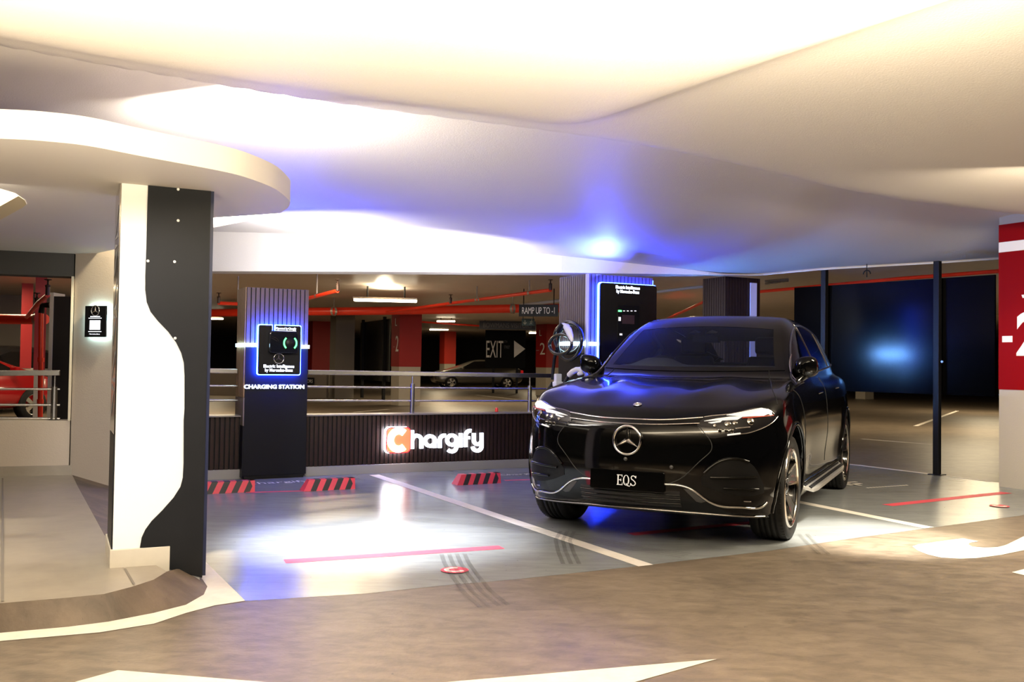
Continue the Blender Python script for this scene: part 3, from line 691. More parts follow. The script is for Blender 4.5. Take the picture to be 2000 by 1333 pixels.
# ---------------------------------------------------------------- striped wheel stops
M_stopr = mat('rose_rubber', (.62, .05, .085), .5); M_stopk = mat('black_rubber', (.018, .018, .02), .55)
def wheel_stop(pxa, pya, length, label):
    o = at_z(pxa, pya); t = solo('wheel_stop', MB(), M_stopr, label, 'wheel stop', 'striped wheel stops'); me = t.data; bpy.data.objects.remove(t)
    mb = MB(); n = 9; sl = .055; w0, w1, h = .15, .085, .105
    def ring(x, top):  # section at x; stripes lean by sl between foot and top
        dx = sl
        return [o+A_*x, o+A_*(x+dx)+B_*((w0-w1)/2)+Z_*h, o+A_*(x+dx)+B_*((w0+w1)/2)+Z_*h, o+A_*x+B_*w0]
    xs = [0]+[length*(i+.15)/n for i in range(1, n)]+[length]
    for i in range(n):
        a = ring(xs[i], 0); b = ring(xs[i+1], 0)
        if i == n-1: b = [o+A_*length, o+A_*(length-.04)+B_*.03+Z_*h, o+A_*(length-.04)+B_*.12+Z_*h, o+A_*length+B_*w0]
        if i == 0: a = [o, o+A_*.06+B_*.03+Z_*h, o+A_*.06+B_*.12+Z_*h, o+B_*w0]
        mb.add(a+b, [(0, 4, 5, 1), (1, 5, 6, 2), (2, 6, 7, 3)], i % 2)
        if i == 0: mb.add(a, [(0, 1, 2, 3)], 0)
        if i == n-1: mb.add(b, [(3, 2, 1, 0)], n % 2-1)
    return solo('wheel_stop', mb, [M_stopr, M_stopk], label, 'wheel stop', 'striped wheel stops')
p0 = at_z(593, 961); p1 = at_z(697, 957.5); SL = (p1-p0).length
wheel_stop(593, 961, SL, 'red and black wheel stop between the slim cabinet foot and the white bay line')
wheel_stop(388, 967, SL, 'red and black wheel stop half hidden by the pillar')
wheel_stop(893, 949, SL*.98, 'red and black wheel stop standing alone before the glowing word sign')

# ---------------------------------------------------------------- slim charging cabinet
def rounded(m, x0, y0, x1, y1, r, o, right, up, d0, d1, mi=0): return plate(m, rrect(x0, y0, x1, y1, r), o, right, up, d0, d1, mi)
T0 = at_z(474, 938.5); NF = -B_
TW = .66; TD = .42; TH = zat(561, T0)
cab1 = thing('charging_cabinet', 'slim charging cabinet with a boxy charger and green ring light', 'charging cabinet', T0)
M_cab = mat('cabinet_black', (.0045, .005, .0075), .42, spec=.2)
def F1(px, py):
    p = hit(px, py, T0, NF)-T0; return p.dot(A_), p.z
zs = F1(500, 679)[1]; zb = F1(474, 833)[1]
mb = MB(); mb.box(T0+A_*TW/2+B_*TD/2+Z_*(TH/2+.01), (TW-.02, TD-.02, TH-.02), GRID); obj('core', mb, M_matte, cab1)
mb = MB(); mb.box(T0+A_*TW/2+B_*.008+Z_*(zs/2+.02), (TW, .016, zs-.04), GRID); obj('front_panel', mb, M_cab, cab1, bevel=.003)
mb = MB(); slats(mb, T0+B_*.014, A_, NF, TW, zs, TH, .047, .036, .014); obj('front_slats', mb, M_slatw, cab1)['label'] = 'brown front slats'
mb = MB(); slats(mb, T0+B_*TD, -B_, -A_, TD, zb+.3, TH, .06, .05, .012); obj('side_slats', mb, mat('pale_oak', (.26, .165, .09), .5, noise=(14, .3, (.20, .13, .07))), cab1)['label'] = 'pale oak side slats'
mb = MB(); mb.box(T0+B_*TD/2-A_*.006+Z_*(zb+.15), (.012, TD, .29), GRID); obj('side_panel', mb, mat('side_brown', (.13, .105, .085), .5), cab1)
mb = MB(); mb.box(T0+B_*TD/2-A_*.006+Z_*(zb/2+.01), (.012, TD, zb-.02), GRID); obj('lower_side_panel', mb, M_cab, cab1)
mb = MB(); mb.box(T0+A_*TW/2+B_*TD/2+Z_*.01, (TW-.04, TD-.04, .02), GRID); obj('foot', mb, M_matte, cab1)
# lit panel
x0, y0 = F1(500, 731.5); x1, y1 = F1(584, 638)
D0 = .075
def notch(x0, y0, x1, y1, g=0):
    nx = F1(528, 640)[0]; nx2 = F1(535, 640)[0]; dy = .055
    P = rrect(x0-g, y0-g, x1+g, y1+g, .02)
    # top edge runs right to left between the first and second corner arcs
    k = 6
    return P[:k]+[(nx2-g, y1+g), (nx2-g, y1-dy-g), (nx+g, y1-dy-g), (nx+g, y1+g)]+P[k:]
mb = MB(); plate(mb, notch(x0, y0, x1, y1), T0, A_, Z_, D0, D0+.012); lp = obj('charger_panel', mb, M_black, cab1)
mb = MB(); plate(mb, notch(x0, y0, x1, y1, .007), T0, A_, Z_, D0-.022, D0-.002)
M_rim = mat('panel_rim_led', (.3, .5, 1), .4, emit=(.013, .055, 1), power=170)
obj('light_rim', mb, M_rim, lp)['label'] = 'glowing blue light rim'
mb = MB(); bx0, by0 = F1(519, 690); bx1, by1 = F1(574, 649); plate(mb, rrect(bx0, by0, bx1, by1, .03), T0, A_, Z_, D0+.012, D0+.10); cb = obj('charger_box', mb, mat('charger_gloss', (.006, .007, .012), .15, coat=.6), lp, bevel=.01)
cx, cy = F1(559, 671); rr = F1(571, 671)[0]-cx
mb = MB()
for a0, a1 in ((130, 230), (-50, 50)): mb = MB(); mb.ribbon([(cx+rr*math.cos(R_(a)), cy+rr*1.05*math.sin(R_(a))) for a in np.linspace(a0, a1, 14)], .016, T0+NF*(D0+.1), A_, Z_, .004); obj('ring_light', mb, M_green, cb)['label'] = 'green arc of the ring light'
mb = MB(); mb.lathe([(0, .006), (rr*.78, .006), (rr*.84, 0)], T0+A_*cx+Z_*cy+NF*(D0+.1), NF, 28); obj('socket', mb, M_black, cb)
mb = MB(); mb.ribbon([F1(523, 661), F1(528, 664), F1(533, 667), F1(538, 667)], .008, T0+NF*(D0+.1), A_, Z_, .002); mb.ribbon([F1(525, 659), F1(531, 661), F1(537, 665)], .007, T0+NF*(D0+.1), A_, Z_, .002)
obj('highlight_strip', mb, M_chrome, cb)
q = T0+NF*(D0+.012)
mb = MB(); sx, sy = F1(541, 700.5); star_mb(mb, q+A_*sx+Z_*sy, A_, Z_, .052, .005, .012); obj('star_emblem', mb, M_chrome, lp)
mb = MB(); sx, sy = F1(541, 718.5); mb.text('Electric Intelligence', q+A_*sx+Z_*sy, A_, Z_, .032, .004, .32, bold=.012); obj('panel_lettering', mb, mat('letters_glow', (1, 1, 1), .5, emit=(.70, .80, 1), power=4), lp); mb = MB(); sy = F1(541, 726)[1]; mb.text('by Mercedes-Benz', q+A_*sx+Z_*sy, A_, Z_, .032, .004,   .29, bold=.012); obj('panel_lettering', mb, mat('letters_glow', ()), lp)
mb = MB(); sx, sy = F1(555, 644.5); mb.text('Operated by Chargify', q+A_*sx+Z_*sy, A_, Z_, .022, .003, .21, bold=.01); mb.box(q+A_*sx+Z_*(sy-.014), (.21, .003, .004), GRID)
obj('panel_lettering', mb, mat('letters_glow', ()), lp)
mb = MB(); sx, sy = F1(536, 759.5); mb.text('CHARGING STATION', T0+A_*sx+Z_*sy, A_, Z_, .04, .012, .63, bold=.022); obj('front_lettering', mb, mat('letters_glow', ()), cab1)['label'] = 'glowing white lettering'
M_bar = mat('bar_led', (1, 1, 1), .5, emit=(.55, .88, 1), power=16)
mb = MB(); a = F1(478, 674); b = F1(499, 674.5); zz = a[1]
mb.box(T0+A_*((a[0]+b[0])/2)+Z_*zz+NF*.022, (b[0]-a[0]+.01, .02, .035), GRID); mb.box(T0-A_*.02+B_*TD*.45+Z_*zz, (.018, TD*.92, .035), GRID); obj('light_bar', mb, M_bar, cab1)['label'] = 'white light bar wrapping the corner'
mb = MB(); a = F1(585, 678)[0]; mb.box(T0+A_*((a+TW)/2)+Z_*F1(590, 678)[1]+NF*.022, (TW-a+.01, .02, .035), GRID); obj('light_bar', mb, M_bar, cab1)

mb = MB(); c = T0+A_*TW/2+B_*TD/2+Z_*TH; 
lamp('cabinet_top_uplight', 'AREA', c+Z_*.05, c+Z_*2+Vector((1.2, -.7, 0)), 40, BLUE, .5, .15)  # added blue uplight that tints the slab, no fitting on this cabinet
# ---------------------------------------------------------------- wide charging cabinet behind the car
T2 = at_y(1147.5, 535, 10.35); T2H = T2.z; T2.z = 0; W2_ = .90; D2 = .60
cab2 = thing('charging_cabinet', 'wide blue lit charging cabinet standing behind the black car', 'charging cabinet', T2)
def F2(px, py):
    p = hit(px, py, T2, NF)-T2; return p.dot(A_), p.z
def G2(px, py):
    p = hit(px, py, T2, -A_)-T2; return p.dot(B_), p.z
mb = MB(); mb.box(T2+A_*W2_/2+B_*D2/2+Z_*(T2H/2), (W2_-.02, D2-.02, T2H-.02), GRID); obj('core', mb, M_matte, cab2)
mb = MB(); slats(mb, T2+B_*.012, A_, NF, W2_, .05, T2H, .05, .040, .014); M_slat2 = mat('plum_slats', (.085, .058, .062), .5, noise=(14, .3, (.06, .04, .045))); obj('front_slats', mb, M_slat2, cab2)
zz2 = G2(1120, 690)[1]
mb = MB(); slats(mb, T2+B_*D2, -B_, -A_, D2, zz2, T2H, .043, .034, .014); obj('side_slats', mb, M_slat2, cab2)
mb = MB(); mb.box(T2+B_*D2/2-A_*.006+Z_*(zz2/2), (.012, D2, zz2), GRID); obj('side_panel', mb, M_cab, cab2)['label'] = 'smooth black lower side panel'
x0, y1 = F2(1164, 553); x1, y0 = F2(1271, 830)
mb = MB(); plate(mb, rrect(x0, y0, x1, y1, .035), T2, A_, Z_, .075, .09); lp2 = obj('charger_panel', mb, mat('panel_gloss', (.004, .004, .006), .2), cab2)
mb = MB(); plate(mb, rrect(x0-.008, y0-.008, x1+.008, y1+.008, .04), T2, A_, Z_, .045, .073); obj('light_rim', mb, mat('panel_rim_led_strong', (.3, .5, 1), .4, emit=(.012, .04, 1), power=95), lp2)['label'] = 'bright blue light rim'
mb = MB(); q = T2+NF*.09; sx, sy = F2(1217.5, 566); mb.text('Electric Intelligence', q+A_*sx+Z_*sy, A_, Z_, .034, .004, .33, bold=.02); obj('panel_lettering', mb, mat('letters_glow', ()), lp2); mb = MB(); sx, sy = F2(1217.5, 574); mb.text('by Mercedes-Benz', q+A_*sx+Z_*sy, A_, Z_, .034, .004, .31, bold=.02); obj('panel_lettering', mb, mat('letters_glow', ()), lp2)
mb = MB(); sx, sy = F2(1217, 711); mb.text('Operated by', q+A_*sx+Z_*sy, A_, Z_, .03, .004, .2, bold=.02); obj('panel_lettering', mb, mat('letters_glow', ()), lp2); mb = MB(); sx, sy = F2(1217, 718); mb.text('Chargify', q+A_*sx+Z_*sy, A_, Z_, .03, .004, .2, bold=.02)
obj('panel_lettering', mb, mat('letters_glow', ()), lp2)
sx0, sy0 = F2(1197, 672); sx1, sy1 = F2(1239, 599)
mb = MB(); plate(mb, rrect(sx0, sy0, sx1, sy1, .015), T2, A_, Z_, .09, .10); scr = obj('screen', mb, mat('screen_glass', (.006, .006, .009), .08), lp2)
M_ind = mat('dim_white_led', (.7, .7, .75), .5, emit=(.6, .62, .7), power=.8)
for px_, py_, sz in [(1209+k*7.3, 608.5, (.026, .003, .010)) for k in range(4)]+[(1203, 654, (.036, .003, .022))]:
    sx, sy = F2(px_, py_); mb = MB(); mb.box(q+A_*sx+Z_*sy+NF*.011, sz, GRID); obj('indicator', mb, M_ind, scr)
sx, sy = F2(1200.5, 624); mb = MB(); mb.box(q+A_*sx+Z_*sy+NF*.011, (.032, .003, .045), GRID); obj('info_tile', mb, M_ind, scr)
mb = MB(); sx, sy = F2(1201, 608.5); mb.box(q+A_*sx+Z_*sy+NF*.012, (.045, .004, .02), GRID); obj('status_light', mb, M_green, scr)['label'] = 'green status light'
mb = MB(); sx, sy = F2(1213, 625); mb.box(q+A_*(sx+.03)+Z_*sy+NF*.0105, (.17, .002, .10), GRID); obj('display', mb, mat('display_plum', (.02, .008, .02), .3), scr)
mb = MB(); mb.box(T2-A_*.004+NF*.004+Z_*(T2H/2), (.03, .03, T2H), GRID); obj('corner_trim', mb, mat('corner_white', (.5, .48, .55), .4), cab2)['label'] = 'pale corner trim'
mb = MB()
for a, b in ((1098, 1116), (1121, 1129), (1132, 1146)):
    mb = MB(); u0, z = G2(a, 672); u1 = G2(b, 672)[0]; mb.box(T2+B_*((u0+u1)/2)-A_*.03+Z_*z, (.02, abs(u1-u0), .04), GRID); obj('light_bar', mb, M_bar, cab2)['label'] = 'broken white light bar'
mb = MB(); u0, z = F2(1149, 672); u1 = F2(1161, 672)[0]; mb.box(T2+A_*((u0+u1)/2)+Z_*z+NF*.03, (u1-u0, .02, .04), GRID); obj('light_bar', mb, M_bar, cab2)
mb = MB(); mb.box(T2+A_*(W2_+.03)+B_*(D2*.45)+Z_*z, (.02, D2*.8, .055), GRID); obj('light_bar', mb, mat('bar_led_side', (1, 1, 1), .5, emit=(.16, .42, 1), power=900), cab2); mb = MB()
for dz in (.045, -.045): mb.box(T2+A_*(W2_+.045)+B_*(D2*.45)+Z_*(z+dz), (.075, D2*.86, .008), GRID)
obj('light_bar_shield', mb, M_matte, cab2)  # added fins that keep the side bar's light off the ceiling
mb = MB(); mb.box(T2+A_*(W2_+.012)+B_*.04+Z_*1.5, (.02, .03, 1.5), GRID); obj('edge_light', mb, mat('edge_blue_led', (.1, .2, 1), .5, emit=(.02, .07, 1), power=40), cab2)['label'] = 'blue edge light on the far side'
mb = MB(); c = T2+A_*.45+B_*.3+Z_*T2H; 
lamp('cabinet_top_uplight', 'AREA', c+Z_*.05, c+Z_*2+Vector((-1.3, .1, 0)), 95, BLUE, 1.0, .2)
# charging cable looped on the side of the cabinet
LEFTF = T2-A_*.09
def H2(px, py, out=.0): return hit(px, py, T2-A_*(.03+out), -A_)
M_cable = mat('cable_black', (.008, .009, .014), .22)
def cable_ring(cx, cy, rx, ry, out, tilt=0, n=36):
    P = []
    for i in range(n):
        t = 2*math.pi*i/n; x = rx*math.cos(t); y = ry*math.sin(t); P.append(H2(cx+x*math.cos(tilt)-y*math.sin(tilt), cy+x*math.sin(tilt)+y*math.cos(tilt), out))
    return P
cbl = thing('charging_cable', 'thick black charging cable looped on the wide cabinet side', 'cable', H2(1100, 675))
for a in ((1095, 673, 22, 19, .16, -.3), (1113, 668, 23, 36, .10, .12), (1110, 660, 27, 31, .06, .1)):
    mb = MB(); mb.tube(cable_ring(*a), .020, 10, closed=True); obj('loop', mb, M_cable, cbl)
mb = MB(); mb.tube([H2(1088, 680, .13), H2(1083, 700, .12), H2(1080, 725, .12), H2(1079, 742, .12)], .02, 8); obj('tail', mb, M_cable, cbl)
M_shell = mat('connector_white', (.72, .72, .76), .3)
pl = cbl
mb = MB()
G = []
for i, (x, y, w) in enumerate([(1098, 631, 5), (1104, 634, 8), (1109, 643, 9), (1113, 654, 7.5), (1116, 663, 5), (1117, 668, 2)]):
    c = H2(x, y, .25); r = w*.0058; G.append([c+B_*(r*math.cos(t))-A_*(r*.8*math.sin(t)) for t in np.linspace(0, 2*math.pi, 13)[:-1]])
mb.grid(G, close=True); mb.add(G[0], [tuple(range(12))]); mb.add(G[-1], [tuple(range(12))[::-1]]); obj('plug_shell', mb, M_shell, pl)['label'] = 'white backed charging plug'
mb = MB(); mb.tube([H2(1099, 634, .28), H2(1094, 640, .30), H2(1090, 648, .30)], [.035, .032, .028], 10); obj('plug_grip', mb, M_black, pl)
mb = MB(); mb.tube([H2(1100, 640, .0), H2(1100, 640, .23)], .03, 10); obj('holster', mb, M_black, pl)
pl2 = thing('charging_plug', 'white handled charging plug just above the hood of the black car', 'plug', H2(1125, 735, .1))
mb = MB(); mb.tube([H2(1112, 733, .12), H2(1118, 727, .12), H2(1126, 722.5, .12), H2(1134, 722, .12), H2(1137, 728, .12), H2(1130, 731, .12)], [.032, .034, .030, .030, .03, .02], 10); obj('handle', mb, M_shell, pl2)
mb = MB(); mb.tube([H2(1112, 733, .12), H2(1106, 742, .12), H2(1100, 754, .12), H2(1094, 775, .1)], .018, 8); obj('cable', mb, M_cable, pl2)
ps = thing('plug_holder', 'white angular plug holder beside the railing end and car fender', 'holder', H2(1091, 750, .14))
mb = MB(); c = H2(1089.5, 739, .14); mb.box(c, (.08, .055, .10), GRID); mb.box(c-Z_*.07, (.10, .085, .06), GRID); obj('cradle', mb, M_shell, ps, bevel=.01)
mb = MB(); mb.tube([H2(1083, 752, .16), H2(1074, 765, .16), H2(1070, 785, .16), H2(1070, 810, .16)], .05, 8); obj('stand', mb, M_matte, ps)

# ---------------------------------------------------------------- third cabinet, further back
T3 = at_y(1419, 540, 12.9); T3.z = 0
cab3 = thing('charging_cabinet', 'dark slatted cabinet with a pale strip rising behind the car roof', 'charging cabinet', T3)
h3 = 2.52; w3 = .62
mb = MB(); mb.box(T3+A_*w3/2+B_*.25+Z_*h3/2, (w3-.02, .48, h3), GRID); obj('core', mb, M_matte, cab3)
mb = MB(); slats(mb, T3+B_*.012, A_, NF, w3, 0, h3, .05, .04, .014); slats(mb, T3+B_*.5, -B_, -A_, .5, 0, h3, .05, .04, .014); obj('slats', mb, M_slat, cab3)
mb = MB(); p = hit(1469.5, 580, T3, NF)-T3; mb.box(T3+A_*p.dot(A_)+NF*.02+Z_*1.3, (.115, .02, 2.3), GRID); obj('pale_strip', mb, mat('strip_lavender', (.55, .53, .72), .4), cab3)['label'] = 'pale lavender strip'

# ---------------------------------------------------------------- black board hung between two poles
P2 = at_z(1831.5, 928); P1 = at_y(1612, 600, P2.y+1.2); P1.z = 0
bd = (P2-P1).normalized(); bn = Vector((bd.y, -bd.x, 0))
M_board = mat('hung_board', (.0008, .0008, .001), .17, spec=.12)
brd = thing('hung_board', 'large satin black board hung between two black poles', 'board', P2)
def BH(px, py): return hit(px, py, P2-bn*.03, bn)
c4 = [BH(1551, 563), BH(1944, 536), BH(1944, 775), BH(1551, 760)]
zt = (c4[0].z+c4[1].z)/2; zb_ = c4[2].z
ring = [Vector((c4[0].x, c4[0].y, zb_)), Vector((c4[1].x, c4[1].y, zb_)), Vector((c4[1].x, c4[1].y, zt)), Vector((c4[0].x, c4[0].y, zt))]
xm = BH(1833, 700); xl = BH(1612, 700)
for k, (a, b) in enumerate(((c4[0], xl), (xl, xm), (xm, c4[1]))):
    a = Vector((a.x, a.y, zb_)); b = Vector((b.x, b.y, zb_)); mb = MB(); d = (b-a).normalized()
    mb.prism([a+d*.004, b-d*.004, b-d*.004+Z_*(zt-zb_), a+d*.004+Z_*(zt-zb_)], -bn*.03); obj('panel', mb, M_board, brd)
for p, yt in ((P2, 514), (P1, 528)):
    mb = MB(); z = zat(yt, p)+.02; mb.box(p+Z_*z/2+bn*.02, (.07, .07, z), (bd, bn, Z_)); mb.box(p+Z_*.006+bn*.02, (.16, .14, .012), (bd, bn, Z_)); obj('pole', mb, M_black, brd, bevel=.004)
mb = MB(); c = hit(1841, 707, P2+bn*.06, bn); mb.tube([c, c+bn*.02], .014, 10); obj('bolt', mb, M_steel, brd)
c = BH(1693, 545)
mb = MB(); mb.tube([c+Z_*.02, c+Z_*.28], .006, 6); mb.tube([c+bd*(.05*math.cos(t))+Z_*(.05*math.sin(t)+.06) for t in np.linspace(0, math.pi, 9)], .008, 6); obj('hanger', mb, M_matte, brd)

# ---------------------------------------------------------------- red and grey column at the right edge
C0 = at_z(1951, 951); C0.z = 0
colt = thing('numbered_column', 'wide grey column with a deep red painted band and minus two, beside the hung board', 'column', C0)
ca = (at_z(2080, 966)-C0).normalized(); ca = -B_; cbk = A_; CW = 1.3
zr0 = zat(761, C0); zr1 = zat(440, C0); zs0 = zat(494, C0); zs1 = zat(474, C0)
AXC = (ca, cbk, Z_)
mb = MB(); mb.box(C0+ca*CW/2+cbk*.3+Z_*1.55, (CW, .6, 3.1), AXC); obj('shaft', mb, mat('column_grey', (.36, .33, .30), .65, bump=.15), colt)
mb = MB()
for a, b in ((zr0, zs0), (zs1, zr1)): mb.box(C0+ca*CW/2+cbk*.3+Z_*((a+b)/2), (CW+.008, .608, b-a), AXC)
obj('red_band', mb, mat('deep_red_paint', (.20, .002, .003), .6, spec=.06), colt)
mb = MB(); mb.box(C0+ca*CW/2+cbk*.3+Z_*((zs0+zs1)/2), (CW+.008, .608, zs1-zs0-.004), AXC); obj('white_band', mb, M_white, colt)
def CC(px, py): p = hit(px, py, C0, -cbk)-C0; return p.dot(ca), p.z
mb = MB(); q = C0-cbk*.005; a = CC(1958, 669); b = CC(1978, 656.5); mb.box(q+ca*((a[0]+b[0])/2)+Z_*((a[1]+b[1])/2), (b[0]-a[0], .003, b[1]-a[1]), AXC)
obj('lettering_dash', mb, M_white, colt); mb = MB(); a = CC(1986, 692); z1 = CC(1986, 614)[1]; mb.text('2', q+ca*a[0]+Z_*a[1], ca, Z_, z1-a[1], .003, .27, 'LEFT', bold=.03)
obj('lettering', mb, M_white, colt); mb = MB(); a = CC(1996, 567); z1 = CC(1996, 520)[1]; mb.text('J', q+ca*a[0]+Z_*a[1], ca, Z_, z1-a[1], .003, .15, 'LEFT')
obj('lettering', mb, M_white, colt)
# ================================================================ the black car
CARP = (1.914, 8.607, 0); CARH = R_(-116.46)
car = thing('electric_suv', 'glossy black electric car with a ringed star on its closed grille, parked askew', 'car', CARP, None, CARH)
M_paint = mat('black_car_paint', (.0014, .0014, .0018), .14, coat=.5, spec=.05)
M_gloss = mat('gloss_black_trim', (.002, .002, .002), .07, spec=.35)
M_trimk = mat('matte_black_trim', (.010, .010, .011), .5)
P_, F_ = surface_nets(lambda x, y, z: body_sdf(x, y, z), (-2.78, -1.09, .1), (2.64, 1.09, 1.8), .022)
P_ = onto(P_, 3, wells=True)
N_ = sdf_grad(P_, True); N_ /= np.linalg.norm(N_, axis=1)[:, None]
Fc = P_[F_].mean(1)
def poly_in(x, y, poly):
    poly = np.array(poly); ins = np.zeros(x.shape, bool); j = len(poly)-1
    for i in range(len(poly)):
        c = ((poly[i, 1] > y) != (poly[j, 1] > y)); xi = (poly[j, 0]-poly[i, 0])*(y-poly[i, 1])/(poly[j, 1]-poly[i, 1]+1e-12)+poly[i, 0]
        ins ^= c & (x < xi); j = i
    return ins
def win_grid(u0, u1, lowf, topf, n, m):
    """grid of 2-D points between two curves"""
    us = np.linspace(u0, u1, n); return [[(u, lowf(u)+(topf(u)-lowf(u))*t) for t in np.linspace(0, 1, m)] for u in us]
# daylight openings: windscreen in front view (y, z), side glass in side view (x, z)
ws_lo = lambda y: 1.214+.014*(y/.7)**2; ws_hi = lambda y: 1.632-.03*(abs(y)/.6)**2.2
def ws_half(t): return .765-.135*t
sg_lo = cub([-2.25, -1.6, -.8, 0, .6, 1.0, 1.2], [1.305, 1.275, 1.243, 1.205, 1.165, 1.135, 1.115])
sg_hi = cub([-2.25, -1.95, -1.5, -1.0, -.5, -.2, .2, .405, .575, .715, .808, .895, 1.05, 1.16], [1.315, 1.425, 1.545, 1.615, 1.642, 1.636, 1.579, 1.504, 1.412, 1.323, 1.259, 1.197, 1.148, 1.128])
SG0, SG1 = -2.2, 1.14
def ws_mask(p, g=0.0):
    t = (p[:, 2]-ws_lo(p[:, 1]))/(ws_hi(p[:, 1])-ws_lo(p[:, 1])); return (t > g) & (t < 1-g) & (np.abs(p[:, 1]) < ws_half(np.clip(t, 0, 1))-g*.6) & (p[:, 0] > -.1)
def sg_mask(p, g=.0):
    return (p[:, 0] > SG0+g) & (p[:, 0] < SG1-g) & (p[:, 2] > sg_lo(p[:, 0])+g*.5) & (p[:, 2] < sg_hi(p[:, 0])-g*.5) & (np.abs(p[:, 1]) > .45)
rw_mask = (Fc[:, 0] < -1.75) & (Fc[:, 2] > 1.24) & (Fc[:, 2] < 1.54) & (np.abs(Fc[:, 1]) < .50)
x, y, z = Fc.T; ay = np.abs(y)
reg = np.full(len(Fc), 'body_shell', dtype=object)
reg[(x > .97) & (z > .905) & (ay < np.interp(x, [.95, 1.28, 1.56, 1.88, 1.97, 2.3], [.655, .737, .80, .885, .90, .66])) & (x < 2.40) & ((x > 1.12) | (z < 1.19))] = 'hood'
reg[(x > 1.9) & (z < .93) ] = 'front_bumper'
reg[(x > 2.05) & (reg == 'body_shell')] = 'front_bumper'
reg[(ay > .55) & (z > .33) & (z < sg_lo(x)) & (x < .95) & (x > -.22) & (y > 0)] = 'front_door'
reg[(ay > .55) & (z > .33) & (z < sg_lo(x)) & (x <= -.22) & (x > -1.28) & (y > 0)] = 'rear_door'
reg[(x > -2.1) & (x < .30) & (z > 1.60) & (ay < .62)] = 'roof_panel'
cut = ws_mask(Fc, .035) | sg_mask(Fc, .035) | rw_mask
for nm in ('body_shell', 'hood', 'front_bumper', 'front_door', 'rear_door', 'roof_panel'):
    sel = F_[(reg == nm) & ~cut]
    ids, inv = np.unique(sel, return_inverse=True); inv = inv.reshape(sel.shape)
    me = bpy.data.meshes.new(nm); me.from_pydata(P_[ids].tolist(), [], inv.tolist()); me.materials.append(M_paint)
    me.polygons.foreach_set('use_smooth', [True]*len(sel)); me.update()
    me.normals_split_custom_set_from_vertices(N_[ids].tolist())
    o = bpy.data.objects.new(nm, me); COL.objects.link(o); o.parent = car
def shell(name, G2d, proj, m, off=.004, skirt=.02, par=None, label=None):
    """a panel lying on the body: 2-D grid projected on the surface, pushed out by off, with a rim turned inwards"""
    a, b = len(G2d), len(G2d[0]); pts = proj([p for r in G2d for p in r]) if proj else np.array([p for r in G2d for p in r], float)
    bad = np.isnan(pts).any(1)
    if bad.any():
        good = np.argwhere(~bad)[:, 0]
        for i in np.argwhere(bad)[:, 0]: pts[i] = pts[good[np.abs(good-i).argmin()]]
    top = onto(pts, 3, off); g = sdf_grad(top, False); g /= np.linalg.norm(g, axis=1)[:, None]
    mb = MB(); Gt = top.reshape(a, b, 3)
    du = Gt[1:, :-1]-Gt[:-1, :-1]; dv = Gt[:-1, 1:]-Gt[:-1, :-1]
    flip = (np.cross(du, dv)*g.reshape(a, b, 3)[:-1, :-1]).sum() > 0      # faces look outwards
    mb.grid([[Vector(p) for p in r] for r in Gt], flip=flip)
    ring = [(i, 0) for i in range(a)]+[(a-1, j) for j in range(1, b)]+[(i, b-1) for i in range(a-2, -1, -1)]+[(0, j) for j in range(b-2, 0, -1)]
    idx = [i*b+j for i, j in ring]; outer = [Vector(top[k]) for k in idx]; inner = [Vector(top[k]-g[k]*skirt) for k in idx]; n = len(idx)
    if skirt: mb.add(outer+inner, [((k+1) % n, k, n+k, n+(k+1) % n) if flip else (k, (k+1) % n, n+(k+1) % n, n+k) for k in range(n)], 0, False)
    o = obj(name, mb, m, par or car, local=True)
    me = o.data; nn = [None]*len(me.vertices)
    nv = [tuple(v) for v in g]
    if not skirt: me.normals_split_custom_set_from_vertices(nv)
    else:
        lv = np.empty(len(me.loops), np.int32); me.loops.foreach_get('vertex_index', lv); k0 = a*b
        me.normals_split_custom_set([nv[v] if v < k0 else (0, 0, 0) for v in lv])
    if label: o['label'] = label
    return o
def strip_on(name, pts3, r, m, par=None, off=.004, n=8, sub=6, label=None, flat=None):
    """a moulding that follows the body through the given surface points (sub-divided and re-projected)"""
    P = np.array(pts3, float); d = np.r_[0, np.cumsum(np.linalg.norm(np.diff(P, axis=0), axis=1))]
    fs = [cub(d, P[:, k]) for k in range(3)] if len(P) > 2 else [lambda t, k=k: np.interp(t, d, P[:, k]) for k in range(3)]
    t = np.linspace(0, d[-1], (len(P)-1)*sub+1); Q = onto(np.stack([f(t) for f in fs], 1), 3, off)
    mb = MB(); mb.tube([Vector(q) for q in Q], r, n); o = obj(name, mb, m, par or car, local=True)
    if label: o['label'] = label
    return o
